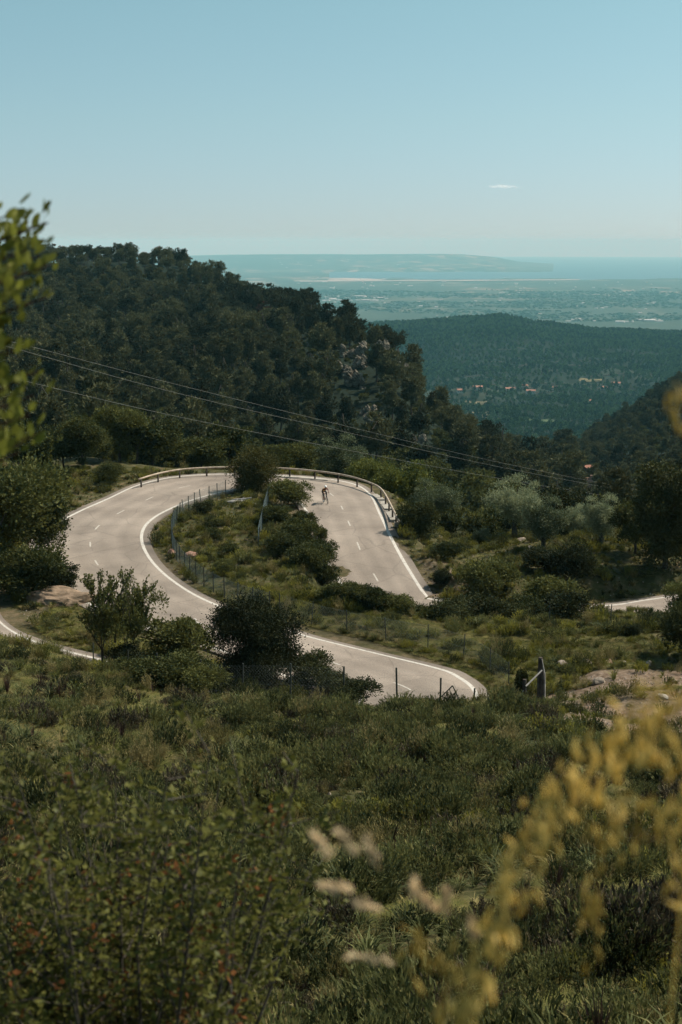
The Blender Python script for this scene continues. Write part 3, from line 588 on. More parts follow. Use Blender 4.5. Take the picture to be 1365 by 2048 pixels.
# right hill + gully
p2=hill_pts(960,1480,122,980,5.8,6); p2=np.column_stack([p2,H(p2[:,0],p2[:,1])])
a,b=proj(p2); okk=(p2[:,1]>np.interp(a,[960,1090,1150,1300],[560,300,127,135])); p2=p2[okk]; p2=p2[visible(p2,8)]
for hp0 in (ground(1175,958,220,900),ground(1163,984,200,900)): p2=p2[~((np.abs(p2[:,0]-hp0.x*p2[:,1]/hp0.y)<5)&(p2[:,1]<hp0.y+4)&(p2[:,1]>hp0.y-22))]
scatter('forest',p2,np.column_stack([np.zeros((len(p2),2)),r.uniform(0,6.28,len(p2))]),r.uniform(.65,1.1,len(p2)),np.where(r.random(len(p2))<.25,r.integers(6,9,len(p2)),r.integers(0,4,len(p2))),libF,'dense dark conifer wood covering the right hand valley slope','forest')
# mid hill and valley
far_m=[]
for i in range(3):
    bl=crown_blobs(2.6,8,1.2,7,1.5,'dome' if i else 'cone',120+i); V_,F_=blob_leaves(bl,150,1.5,.9,.4,5,.35,.05); far_m.append(fast_mesh('far_tree',V_,F_,M['farpine']))
libM=library('far_lib',far_m)
p3=hill_pts(560,1480,1350,3800,7.0,8); z3=H(p3[:,0],p3[:,1]); p3=np.column_stack([p3,z3]); a,b=proj(p3)
den=fbm(p3[:,0]/170,p3[:,1]/170,41,4)
open_=((a>900)&(a<1270)&(b>685)&(b<800)&(den>-.75))|((b>770)&(b<905)&(a<1150)&(den>-.3))|((a>1230)&(b>690)&(b<790)&(den>-.25))
thin=r.random(len(p3))<.5
p3=p3[~open_|thin]; p3=p3[visible(p3,7)]
scatter('forest',p3,np.column_stack([np.zeros((len(p3),2)),r.uniform(0,6.28,len(p3))]),r.uniform(.9,1.6,len(p3)),r.integers(0,3,len(p3)),libM,'blue green hazy wood covering the rounded hill in the middle distance','forest')
# distant tree belts on the plain
N=9000; D=np.sqrt(r.uniform(6500**2,12500**2,N)); pxx=r.uniform(560,1480,N); x_=(pxx-CX)/2845*D; k=fbm(x_/900,D/500,51,4)>.0; D=D[k]; x_=x_[k]
p4=np.column_stack([x_,D,H(x_,D)]); scatter('forest',p4,np.column_stack([np.zeros((len(p4),2)),r.uniform(0,6.28,len(p4))]),np.column_stack([r.uniform(3,9,len(p4)),r.uniform(2,4,len(p4)),r.uniform(.8,1.6,len(p4))]),r.integers(0,3,len(p4)),libM,'dark belts of trees scattered over the hazy plain','woodland')
# ------------------------------------------------------------------ undergrowth templates
def tuft(n,h,spread,wd,seed,mtl,bend=.6,segs=3):
    r=np.random.default_rng(seed); V=[];Fc=[]
    for i in range(n):
        a=r.uniform(0,6.283); b0=np.array([math.cos(a),math.sin(a),0])*r.uniform(0,.12)*spread; d=np.array([math.cos(a),math.sin(a),0]); hh=h*r.uniform(.6,1.1); sp=spread*r.uniform(.25,1)
        s_=np.array([-d[1],d[0],0]); pr=[]
        tw=r.uniform(-.8,.8); s_=s_*math.cos(tw)+d*math.sin(tw)
        for k in range(segs+1):
            t=k/segs; p=b0+d*sp*(t**1.6)+np.array([0,0,hh*(t-bend*.5*t*t*t)]); ww=wd*(1-t**2)*.5+.001; pr+=[p-s_*ww,p+s_*ww]
        o=len(V); V+=pr; Fc+=[(o+2*k,o+2*k+1,o+2*k+3,o+2*k+2) for k in range(segs)]
    return fast_mesh('tuft',np.array(V),np.array(Fc),M[mtl])
def shrublet(n,h,R0,seed,mtl,ll=.042,lw=.0115,per=16):
    r=np.random.default_rng(seed); C=[];N_=[]
    for i in range(n):
        a=r.uniform(0,6.283); q_=math.sqrt(r.random()); d=np.array([math.cos(a)*q_,math.sin(a)*q_,0]); hh=h*(1-.35*q_)*r.uniform(.65,1.1); base=d*R0*.45; top=d*R0+np.array([0,0,hh])
        for k in range(per):
            t=r.uniform(.3,1.05); p=base*(1-t)+top*t; C.append(p+r.normal(size=3)*.012); N_.append((top-base)/hh+r.normal(size=3)*.35)
    V,Fq=leaves(np.array(C),np.array(N_),ll*1.6,lw*1.6); return fast_mesh('shrublet',V,Fq,M[mtl])
U_short=[tuft(70,.15,.42,.014,14,'grass',.9,2),tuft(60,.13,.40,.012,15,'dry',.9,2)]
M['purple']=leafmat('purple_scrub',(.040,.032,.020),(.105,.085,.050),(.10,.11,.04),.2,.4)
U_short+=[shrublet(60,.45,.34,21,'purple'),shrublet(46,.62,.26,22,'dry',.035,.008,16)]
U=[shrublet(60,.50,.36,s,'shrublet') for s in(1,2,3)]+[shrublet(50,.40,.32,s,'shrublet2') for s in(4,5)]+[tuft(70,.38,.34,.012,s,'grass',.7) for s in(6,7)]+[tuft(56,.34,.32,.010,s,'dry',.9) for s in(8,9)]+[tuft(34,.46,.42,.028,s,'asph',.8,4) for s in(10,11,12)]+[tuft(26,.45,.14,.012,13,'brownstem',.1)]+U_short
libU=library('under_lib',U)
# ground cover points
def cover(xa,xb,ya,yb,den,seed):
    r=np.random.default_rng(seed); N=int((xb-xa)*(yb-ya)*den); x=r.uniform(xa,xb,N); y=r.uniform(ya,yb,N); k=np.abs(x)<.275*y+2; return x[k],y[k]
xs=[];ys=[]
for args in((-6,6,4,16,10,1),(-9,9,16,30,9.5,2),(-14,14,30,46,7.5,3),(-22,22,46,66,6.2,4),(-32,32,66,92,7.0,5),(-36,36,92,132,5.0,6)):
    a,b=cover(*args); xs.append(a); ys.append(b)
x=np.concatenate(xs); y=np.concatenate(ys); d,_=road_dist(x,y); g_=gravel_mask(x,y)
rn=np.random.default_rng(11); k=(d>.6+0*x)&(rn.random(len(x))>np.clip(g_*1.15,0,.92)); 
inb=(y<122)|(x<-2); k&=inb
# bare patches
bare=fbm(x/2.6,y/2.6,61,3)
x=x[k];y=y[k];d=d[k]; z=H(x,y); isb=(bare[k]>.56)&(rn.random(len(x))<.9)
pn=fbm(x/4.5,y/4.5,71,3); pm=fbm(x/3.2,y/3.2,72,3)+.0; u=rn.random(len(x))
ix=np.zeros(len(x),int); n_=len(x)
fgz=y<66+0*x
shr=rn.integers(0,3,n_); shy=rn.integers(3,5,n_); gra=rn.integers(5,7,n_); dry=rn.integers(7,9,n_); asp=rn.integers(9,12,n_)
leftdry=((x<-.08*y)&(y>36)&(y<86))*.75
ix=np.where(pn>-.1,shr,np.where(u<.6,shr,np.where(u<.74,shy,np.where(u<.9,gra,asp))))
ix=np.where(~fgz,np.where(u<.26,shy,np.where(u<.70,gra,np.where(u<.80,shr,np.where(u<.9,dry,asp)))),ix)
u2=rn.random(n_)
ix=np.where((u2<leftdry),np.where(u2<.18,dry,gra),ix)
ix=np.where(fgz&(pm>.55),np.where(u2<.5,asp,dry),ix)
ix=np.where(fgz&(y<26)&(np.abs(x+.5)<3.2)&(u2<.55),asp,ix)
ix=np.where(fgz&(u2>.94),12,ix); 
ix=np.where((d<2.2)&(u2<.5),dry,ix)
u3=rn.random(n_); pv_=fbm(x/2.1,y/2.1,91,2); ix=np.where((pv_>.55)&(u3<.5)&(y<62),15,ix); ix=np.where((u3>.955)|((pv_<-.7)&(u3>.7)),16,ix)
ix=np.where(isb,rn.integers(13,15,n_),ix)
sc=rn.uniform(.7,1.3,n_)*np.clip(1.05+.75*fbm(x/1.3,y/1.3,88,2),.45,1.9)
hasz=np.column_stack([sc,sc,sc*rn.uniform(.8,1.3,n_)])
scatter('undergrowth',np.column_stack([x,y,z-.02]),np.column_stack([rn.normal(0,.12,n_),rn.normal(0,.12,n_),rn.uniform(0,6.28,n_)]),hasz,ix,libU,'low green scrub, asphodel tufts and grass covering the slopes around the road','undergrowth')
N=90000; x=rn.uniform(-18,18,N); y=rn.uniform(12,92,N); k=(np.abs(x)<.27*y+1)&((fbm(x/2.6,y/2.6,61,3)>.28)|(y>64))&(road_dist(x,y)[0]>.45)&(gravel_mask(x,y)<.35); x=x[k];y=y[k]; n2=len(x)
scatter('short_grass',np.column_stack([x,y,H(x,y)-.01]),np.column_stack([np.zeros((n2,2)),rn.uniform(0,6.28,n2)]),rn.uniform(.7,1.5,n2),rn.integers(13,15,n2),libU,'short tufty grass between the taller scrub plants','grass')
# pebbles
def rock_mesh(seed,mtl,sub=3,rough=.3,sq=(1,.8,.6)):
    bm=bmesh.new(); bmesh.ops.create_icosphere(bm,subdivisions=sub,radius=1); V=np.array([v.co for v in bm.verts]); 
    n1=fbm(V[:,0]*1.3+seed*7,V[:,1]*1.3+V[:,2]*2.1,seed,4); n2=np.round(fbm(V[:,2]*1.1+seed*3,V[:,0]*1.4-V[:,1],seed+3,2)*3)/3
    V=V*(1+rough*.5*n1+rough*.5*n2)[:,None]*np.array(sq)
    for v,c_ in zip(bm.verts,V): v.co=c_
    me=bpy.data.meshes.new('rock'); bm.to_mesh(me); bm.free(); me.materials.append(M[mtl]); return me
libP=library('pebble_lib',[rock_mesh(s,'stone',1) for s in(1,2,3)])
N=16000; x=rn.uniform(-24,26,N); y=rn.uniform(16,125,N); g_=gravel_mask(x,y); rd_=road_dist(x,y)[0]; k=((g_>.3)|(rn.random(N)<.2)|((rd_>.5)&(rd_<1.5)))&(rd_>.5); x=x[k];y=y[k]
scatter('pebbles',np.column_stack([x,y,H(x,y)]),rn.uniform(0,6,(len(x),3)),rn.uniform(.02,.09,len(x))**1.0,rn.integers(0,3,len(x)),libP,'pale loose stones scattered on the bare earth','pebbles')
# ------------------------------------------------------------------ rock outcrops on the hill
def crag(seed,n=9):
    r=np.random.default_rng(seed); Vs=[];Fs=[];o=0
    for k in range(n):
        m_=rock_mesh(seed*13+k,'rock',4,.55,(1,.8,1.25)); v=np.zeros(len(m_.vertices)*3,np.float32); m_.vertices.foreach_get('co',v); v=v.reshape(-1,3)*r.uniform(.5,1.25); a=r.uniform(0,6.28); v=v@np.array([[math.cos(a),math.sin(a),0],[-math.sin(a),math.cos(a),0],[0,0,1]])
        v=v+.10*np.round(fbm(v[:,0]*4+v[:,2]*5,v[:,1]*4-v[:,2]*3,seed+k,3)*2)[:,None]*v
        v=v+np.array([r.normal(0,1.6),r.normal(0,1.0)+0,0]); v[:,2]+=r.uniform(-1.3,2.4)+.7
        Vs.append(v); f=np.array([tuple(p.vertices) for p in m_.polygons]); Fs.append(f+o); o+=len(v); bpy.data.meshes.remove(m_)
    return fast_mesh('crag',np.vstack(Vs),np.vstack(Fs),M['rock'])
RL=['highest pale grey crag, near the top of the rocks between the pines','jagged grey crag just below and right of the highest one','grey crag at the left side of the group of rocks','broad jagged grey crag in the middle of the slope','grey rock under the dark pines at the right, topmost of the right row','grey rock in the middle of the right row of crags','small grey rock, lowest of the right row of crags','narrow grey rock low on the slope above the cables','lowest large grey crag, just above the power cables','small pale rock near the ridge, far left of the crags','pale rock at the foot of the slope behind the bright green tree']
for i,(rp_,(a,b,s_)) in enumerate(zip(rockpos,ROCKS)):
    o=link('rock_outcrop',crag(30+i),loc=tuple(rp_+Vector((0,1.0,0)))); k_=s_*1.2*rp_.y/400; o.scale=(k_,k_,k_); tag(o,RL[i],'rock','crags on the wooded hill')
# ------------------------------------------------------------------ individual trees and bushes near the road
def put(kind,px,D,Hm,label,wf=1.,group=None,rz=None,dz=0):
    pr=prot[kind]; h0={'oak':4.6,'bush':2.0,'gbush':1.8,'rbush':3.4,'bigbush':4.8,'olive':3.9,'bright':4.0,'darktree':6.6}[kind.rstrip('0123456789')]
    s_=Hm/h0; p=at(px,D); return place(pr,(p.x,p.y,p.z+dz-.05),random.uniform(0,6.28) if rz is None else rz,(s_*wf,s_*wf,s_),label,group)
put('bigbush',500,71.2,5.2,'large dark evergreen bush tree standing between the two roads in the centre left',1.0)
put('rbush',506,123,4.3,'rounded rusty green bush at the top of the island, in front of the rail',1.05)
put('oak0',8,96,8.4,'large olive green tree at the left edge beside the curve of the road',1.0)
put('oak1',66,98,5.2,'olive green tree overhanging the left edge of the road curve',.95)
put('oak2',-50,92,8.0,'big dark tree cut off by the left edge of the picture',1.1)
put('gbush0',40,90,3.2,'dark bush under the left tree, above the soil mound',1.3)
put('bush0',92,90.5,2.1,'small dark bush at the foot of the left trees beside the road',1.2)
put('gbush1',350,76.5,2.6,'loose light green broom bush between the small tree and the large dark bush',1.15)
put('bush1',702,60.6,1.25,'low dark shrub between the first two posts right of the large dark bush',1.6)
put('gbush0',385,62.2,1.5,'green shrub left of the large dark bush, on the near bank',1.4)
put('bush1',612,72.0,1.9,'low green shrub at the right foot of the large dark bush',1.3)
put('bush0',662,71.0,1.3,'low leafy shrub beside the lower road, right of the large dark bush',1.3)
put('bush1',300,73.0,1.5,'dark thorny low bush at the foot of the small tree',1.6)
put('bush0',235,74.5,1.5,'dark low bush below the trunk of the small tree',1.5)
# island shrubs
for k_,(px,D,h,wf,lab,kind) in enumerate([(575,117,2.3,1.3,'green shrub on the island just right of the rusty bush','gbush0'),(602,108,1.8,1.0,'green shrub on the island edge beside the cyclist','gbush1'),(590,103,2.3,1.3,'dense shrub in the middle of the island right side','gbush1'),(640,101,2.1,.9,'green leafy shrub sticking out over the right lane','gbush0'),(640,106,1.2,.8,'small leafy shrub at the right tip of the island bushes','gbush1'),(620,97,2.0,1.4,'low green shrub at the bottom of the island bushes','gbush0'),(548,109,1.7,1.2,'yellowish shrub beside the leaning fence on the island','gbush0'),(560,100,1.6,1.5,'green shrub right of the pale stone on the island','gbush1'),
    (400,113,1.1,1.4,'small dark shrub just inside the island fence','bush0'),(420,104,1.0,1.3,'low green shrub in the middle of the island','gbush0'),(455,99,1.0,1.3,'low shrub near the centre of the island','gbush0'),(440,95,1.0,1.5,'green low shrub left of centre in the lower island','gbush1'),(725,93.5,1.5,'','thin','gbush1')]):
    if wf=='' : continue
    put(kind,px,D,h,lab,wf)
put('gbush0',790,86.2,1.5,'dark low hedge shrub across the end of the right lane',1.5)
put('gbush1',748,86.4,1.5,'low dark hedge shrub left end, below the right lane',1.4)
put('bush0',828,86.0,1.4,'low dark hedge shrub at the foot of the white road line',1.4)
put('gbush1',722,92.5,1.6,'small leafy bush standing against the pale road surface',.7)
put('gbush0',858,85.6,1.1,'low green shrub where the white line of the right lane meets the meadow',1.3)
put('bush0',905,85.6,2.1,'dark bush right of the end of the white line of the right lane',1.3)
put('gbush0',705,87.0,1.5,'low shrub at the lower left corner of the right lane',1.5)
put('gbush1',668,93.5,1.7,'leafy shrub hiding the left edge of the right lane near its lower end',1.2)
put('gbush0',645,98.0,1.6,'green shrub under the leafy tip of the island bushes',1.2)
put('gbush1',668,87.5,1.2,'low green shrub in the meadow below the island bushes',1.5)
# beyond the rail
put('bright0',810,128,5.4,'bright green rounded tree behind the rail at the right bend',.95)
put('olive0',872,121,4.6,'silvery green tree right of the rail end',1.05)
put('oak1',845,133,5.6,'dark green tree behind the bright tree at the bend',1.)
put('bush0',842,109,2.9,'dark rounded bush beside the end of the rail',1.0)
put('olive1',678,137,5.2,'silvery tree behind the rail above the cyclist',1.1)
put('bright1',735,134,3.6,'light green leafy shrub behind the rail right of the silvery tree',1.1)
put('gbush0',600,138,3.0,'green bush behind the rail left of the silvery tree',1.2)
put('gbush1',560,136,2.6,'low green bush behind the rail, right of the rusty bush',1.2)
put('gbush0',400,140,3.4,'dark green bush behind the rail left of the rusty bush',1.3)
put('oak0',300,142,5.5,'dark tree standing behind the left end of the rail',1.2)
put('oak2',235,138,5.6,'dark oak on the bank left of the rail end',1.0)
put('gbush1',215,126,1.8,'low green bush on the bank beside the side track',1.2)
put('oak1',160,132,5.0,'dark oak on the bank above the left road edge',1.0)
put('oak0',350,152,6.0,'dark leafy tree beyond the rail on the left of the bend',1.0)
# olive terrace
put('olive0',1038,115,5.4,'largest silvery olive tree at the left of the terrace',1.0)
put('olive1',1097,107,4.4,'silvery olive with a dark forked trunk in the middle of the terrace',.98)
put('olive0',1157,113,2.9,'low silvery olive between two taller ones',.9)
put('olive1',1215,108,4.2,'silvery olive with a dark trunk near the big dark tree',.95)
put('olive0',968,113,1.6,'small pale silvery shrub left of the largest olive',1.2)
put('bush1',1130,121,4.4,'dark green tree behind the olives',1.)
put('darktree',1348,99,7.8,'tall dark oak at the right edge of the terrace',1.08)
put('oak1',1285,104,4.2,'green lower tree joined to the tall dark oak on the right',1.0)
put('gbush0',985,94.5,3.2,'tall feathery green shrub at the left of the lower terrace',1.0)
put('bush0',965,88.5,2.3,'dark bush below the feathery shrub, behind the meadow',1.4)
put('bush1',1025,88.5,2.0,'dark bush shading the bank at the back of the meadow',1.4)
put('gbush1',1110,92,2.5,'dark green bush between the bank and the right road',1.3)
put('bush0',1150,86.4,2.6,'dark bush at the left end of the right road',1.1)
put('bush1',1160,96,2.4,'dark shrub behind the bush at the end of the right road',1.1)
put('gbush0',1065,90,1.8,'low green shrub between the two dark bush groups',1.4)
put('bush1',1100,99,1.9,'dark shrub below the olive with the forked trunk',1.5)
put('gbush1',900,104,1.4,'low green shrub on the dirt slope beside the right lane',1.5)
put('bush0',890,98,1.0,'small dark shrub on the dirt slope below the rail end',1.4)
put('bush0',1285,81.5,.8,'low bush in front of the right road',1.2)
put('gbush0',335,62.9,1.8,'green shrub below the small tree on the near bank',1.5)
put('gbush1',255,64.3,1.2,'low green shrub on the near bank left of the small tree trunk',1.4)
put('bush1',1408,76,3.4,'dark bush cut off by the right edge of the meadow',.9)
put('gbush0',1392,86,2.2,'green bush at the right edge beside the right road',1.0)
put('bush0',1058,69.8,1.7,'dark upright shrub beside the broken gate post',.35)
# ------------------------------------------------------------------ small tree with visible trunk and upright shoots
def shoot_tree():
    r=random.Random(5); root=empty('small_tree',tuple(at(222,75.8)),'small sparse tree with upright leafy shoots and a bare trunk beside the left road','tree')
    mb=MB(); C=[];N_=[]
    def br(p,d,ln,r0,lev):
        pts=[p]; 
        for k in range(4):
            d=(d+Vector((r.gauss(0,.12),r.gauss(0,.12),.12))).normalized(); pts.append(pts[-1]+d*ln/4)
        mb.tube(pts,[r0*(1-.2*k) for k in range(5)],5)
        if lev<3:
            for _ in range(5 if lev else 6):
                s_=pts[r.randint(2,4)]; a=r.uniform(0,6.28); br(s_,(d+Vector((math.cos(a),math.sin(a),.1))*r.uniform(.5,1.0)).normalized(),ln*r.uniform(.5,.75),r0*.45,lev+1)
        if lev>=2:
            for _ in range(26 if lev==3 else 14):
                t=r.uniform(.1,1.05)*4; i=min(3,int(t)); q_=pts[i].lerp(pts[i+1],t-i)+Vector((r.gauss(0,.035),r.gauss(0,.035),r.gauss(0,.035))); C.append(q_); N_.append(d*.7+Vector((r.gauss(0,.6),r.gauss(0,.6),r.gauss(.2,.5))))
    br(Vector((-.75,0,-.2)),Vector((.12,0,1)),1.9,.10,0); br(Vector((.25,.2,-.2)),Vector((.25,0,1)),1.7,.08,0); br(Vector((-.2,.1,.9)),Vector((.35,.1,.8)),1.6,.06,1)
    for _ in range(26):   # long leafy shoots on top
        a=r.uniform(0,6.28); q0=Vector((r.uniform(-1.0,1.2),r.uniform(-.9,.9),r.uniform(1.6,2.6))); d=Vector((r.gauss(0,.28)+q0.x*.25,r.gauss(0,.25),1)).normalized(); ln=r.uniform(.9,1.7); mb.tube([q0,q0+d*ln*.5,q0+d*ln],[.018,.012,.004],4)
        for _ in range(46): t=r.uniform(0,1.02); C.append(q0+d*ln*t+Vector((r.gauss(0,.05),r.gauss(0,.05),0))); N_.append(d+Vector((r.gauss(0,.6),r.gauss(0,.6),0)))
    mb.build('trunk',M['bark'],root); C=np.array([tuple(c) for c in C]); N_=np.array([tuple(c) for c in N_]); V,Fq=leaves(C,N_,.115,.062)
    bl=[(r.gauss(0,.55)+.1,r.gauss(0,.5),r.uniform(1.3,2.5),.5) for _ in range(16)]; V2,F2=blob_leaves(bl,9000,.105,.055,.5,9,.3,.3)
    link('crown',fast_mesh('small_tree_crown',np.vstack([V,V2]),np.vstack([Fq,F2+len(V)]),M['oak']),root)
    root.scale=(1.2,1.2,1.42)
shoot_tree()
# ------------------------------------------------------------------ rail along the outer edge
def on(px,py): p=PL(px,py); return p
def rail():
    pix=[(278,976),(318,964),(370,955),(455,951),(560,953),(640,960),(700,970),(745,985),(766,1000),(785,1035),(798,1062)]
    root=empty('guard_rail',tuple(on(640,960)),'pale timber guard rail on posts curving round the outer edge of the bend','guard rail'); o=Vector(root.location)
    pts=[]
    for a,b in zip(catmull(pix,4),range(999)): p=on(a[0],a[1]); pts.append(Vector((p.x,p.y,float(P(p.y)))))
    mb=MB(); mb.tube([p+Vector((0,0,.78))-o for p in pts],[.085]*len(pts),8); mb.build('rail_beam',M['timber'],root,True)
    L_=[0]
    for i in range(1,len(pts)): L_.append(L_[-1]+(pts[i]-pts[i-1]).length)
    s_=0.4; first=None
    while s_<L_[-1]:
        i=max(j for j in range(len(L_)) if L_[j]<=s_); i=min(i,len(pts)-2); p=pts[i].lerp(pts[i+1],(s_-L_[i])/(L_[i+1]-L_[i]))-o
        if first is None:
            mb=MB(); mb.tube([(0,0,-1.2),(0,0,.70)],.08,7); first=mb.build('post',M['darkwood'],root,True); first.location=p
        else:
            c=first.copy(); col.objects.link(c); c.location=p
        s_+=2.6
rail()
# concrete edging below the rail, three separate slabs
for i,(pp,lab) in enumerate([([(748,988),(764,1001),(777,1020),(789,1042)],'broken concrete edging along the road shoulder under the right end of the rail'),([(540,953),(600,955),(660,961)],'low concrete edging behind the far road line above the cyclist')]):
    a=[on(x,y) for x,y in pp]; mb=MB()
    for p,q_ in zip(a[:-1],a[1:]):
        d=(q_-p); d.z=0; c=(p+q_)/2; R=Matrix.Rotation(math.atan2(d.y,d.x),3,'Z'); mb.box((c.x,c.y,float(P(c.y))-.12),(d.length*.97,.6,.34),R)
    tag(mb.build('concrete_edging',M['concrete']),lab,'edging')
p=on(797,1050); mb=MB(); mb.box((0,0,0),(1.0,.5,.35)); mb.box((0,0,.2),(.8,.4,.08)); o=mb.build('concrete_block',M['concrete'],loc=(p.x+.2,p.y,float(P(p.y))+.05)); tag(o,'low concrete block at the right end of the rail','block')
# side track joining on the left
# ------------------------------------------------------------------ wire fences
def fence(name,pts,h,label,spacing=2.2,post_r=.035,mesh=True,cell=.14,wr=.004,lean=0,skip=()):
    pts=[Vector(p) for p in pts]; root=empty(name,tuple(pts[0]),label,'fence'); o=pts[0].copy()
    L_=[0]
    for i in range(1,len(pts)): L_.append(L_[-1]+(pts[i]-pts[i-1]).length)
    def pos(s_):
        s_=min(max(s_,0),L_[-1]); i=min(max(j for j in range(len(L_)) if L_[j]<=s_),len(pts)-2); return pts[i].lerp(pts[i+1],(s_-L_[i])/max(L_[i+1]-L_[i],1e-6))-o
    n=max(1,round(L_[-1]/spacing)); P0=None; rr_=random.Random(len(pts))
    for k in range(n+1):
        if P0 is None:
            mb=MB(); mb.tube([(0,0,-.4),(0,0,h)],post_r,6); P0=mb.build('post',M['post'],root); P0.location=pos(0)
        else: c=P0.copy(); col.objects.link(c); c.location=pos(L_[-1]*k/n); c.rotation_euler=(rr_.gauss(0,.03),rr_.gauss(0,.03),0); 
    if mesh:
        mb=MB(); hm=h*.93; N=int(L_[-1]/cell)
        def strip(a,b):
            d=(b-a); s_=Vector((0,0,1)) if abs(d.normalized().z)<.9 else Vector((1,0,0)); t_=d.cross(s_).normalized(); u_=t_.cross(d).normalized(); mb.tube([a,b],wr,3,False)
        for zz in(.05,hm*.5,hm):
            m_=max(2,int(L_[-1]/1.0))
            for k in range(m_): a=pos(L_[-1]*k/m_); b=pos(L_[-1]*(k+1)/m_); strip(a+Vector((0,0,zz)),b+Vector((0,0,zz)))
        for k in range(-int(hm/cell),N+1):
            for sg in(1,-1):
                s0_=k*cell; s1=s0_+hm; t0=max(0,-s0_/hm) ; t1=min(1,(L_[-1]-s0_)/hm)
                if t1<=t0: continue
                a=pos(s0_+t0*hm)+Vector((0,0,(t0 if sg>0 else 1-t0)*hm)); b=pos(s0_+t1*hm)+Vector((0,0,(t1 if sg>0 else 1-t1)*hm)); strip(a,b)
        mb.build('wire_mesh',M['wire'],root)
    return root
def gp(lst,n=5,dz=0):
    out=[]
    for a in catmull(lst,n): p=PL(a[0],a[1]); out.append(Vector((p.x,p.y,float(H(p.x,p.y)[0])+dz)))
    return out
fence('wire_fence',gp([(452,990),(425,1001),(395,1015),(368,1034),(350,1058),(344,1085),(350,1112),(372,1142),(405,1170),(445,1192),(490,1210),(540,1224)]),1.45,'green wire mesh fence on dark posts following the inside of the road curve',1.55)
fence('wire_fence',gp([(560,1230),(640,1252),(720,1270),(800,1285),(870,1298),(930,1318),(980,1345),(1018,1378)]),1.5,'thin wire fence crossing the meadow above the lower road',2.6,.03,True,.2,.003)
fence('wire_fence',gp([(541,992),(532,1030),(524,1062),(517,1098)],3),1.5,'leaning pale wire fence crossing the middle of the island',3.2,.03,True,.07,.006)
def row(pxs,Ds): return [at(a,b) for a,b in zip(pxs,Ds)]
fn=fence('wire_fence',row([300,437,560,660,744,828,915,1015],[64.2,62.2,61.0,60.8,60.7,61.0,62.2,65.0]),1.85,'wire mesh fence on thin dark posts along the near bank of the lower road',2.35,.042,True,.16,.0011)
# bracing struts
mb=MB(); b0=at(915,62.2)-Vector(fn.location); 
for dx in(-1.5,.75): mb.tube([b0+Vector((dx,-.05,.15)),b0+Vector((0,0,1.7))],.03,5)
mb.build('brace',M['post'],fn)
fence('wire_fence',gp([(1010,1222),(1060,1232),(1115,1240),(1180,1243),(1250,1240),(1340,1238)]),1.3,'low wire fence in front of the right hand road',4.2,.03,False)
fence('wire_fence',[Vector(at(a,b)) for a,b in((70,69.5),(110,68),(170,66.2),(240,64.8))],1.5,'thin fence posts beside the road at the lower left',2.6,.03,False)
# broken gate: big leaning post, short post, pale rail
g0=at(1100,64.0)
root=empty('gate_post',tuple(g0),'tall dark weathered timber post with a pale split plank, beside the dirt track','post')
mb=MB(); mb.tube([(0,0,-.4),(-.03,0,1.2),(-.07,0,2.35)],[.19,.17,.10],8); mb.build('timber',M['darkwood'],root)
mb=MB(); mb.tube([(.16,-.05,.0),(.15,-.08,1.0),(.12,-.1,1.6),(-.02,-.1,2.3)],[.05,.045,.04,.02],5); mb.build('split_plank',M['greywood'],root)
g1=at(1065,63.0); root=empty('gate_post',tuple(g1),'short dark post with a pale rail leaning on it, left of the tall post','post')
mb=MB(); mb.tube([(0,0,-.4),(0,0,1.25)],[.1,.085],7); mb.build('timber',M['darkwood'],root)
mb=MB(); mb.tube([(.05,-.1,.95),(.88,.6,1.5)],.04,6); mb.build('rail',M['greywood'],root)
mb=MB(); mb.tube([(-.45,-.1,.1),(-.05,-.1,.75)],.02,5); mb.build('wire_strut',M['greywood'],root)
# ------------------------------------------------------------------ stones, logs, sign, soil mound
def stone(px,D,s_,mk,label,seed,sq=(1,.8,.6),group=None):
    p=at(px,D); o=link('boulder',rock_mesh(seed,mk,3,.3,sq),loc=(p.x,p.y,p.z+s_*.25)); o.scale=(s_,s_,s_); o.rotation_euler=(0,0,seed); tag(o,label,'rock',group)
stone(80,74.5,.38,'whitestone','white stone lying in the grass below the left road',51)
stone(336,100.5,.42,'redstone','reddish stone standing outside the fence on the road curve',52,(1,.8,.9))
stone(378,99,.5,'redstone','reddish flat stone just inside the fence on the road curve',53)
stone(522,100,.4,'stone','pale stone in the grass right of the island centre',54)
for i,(a,b,s_,lab) in enumerate([(1142,75.3,.34,'beige rock at the left end of the stone heap in the meadow'),(1168,75.6,.28,'rounded beige rock second from the left of the stone heap'),(1192,75.2,.36,'tallest rock in the middle of the stone heap'),(1213,75.8,.24,'small rock right of the tallest in the stone heap'),(1240,75.3,.28,'pinkish rock near the right end of the stone heap'),(1268,75,.3,'last small rock at the right of the stone heap'),(1220,71,.32,'pale stone at the back edge of the dirt track'),(1320,74.5,.32,'grey stone in the dirt near the right edge')]):
    stone(a,b,s_,'redstone' if i in(4,) else 'stone',lab,60+i,(1,.8,.75))
stone(1070,108,.35,'stone','pale stone under the olive with the forked trunk',71); stone(1175,103,.32,'stone','pale stone on the terrace below the right olive',72); stone(1052,113,.4,'stone','flat pale stone at the foot of the largest olive',73,(1.4,.6,.4))
stone(1355,66,.3,'whitestone','pale flat rock at the right edge of the gravel',74,(1.5,.7,.4))
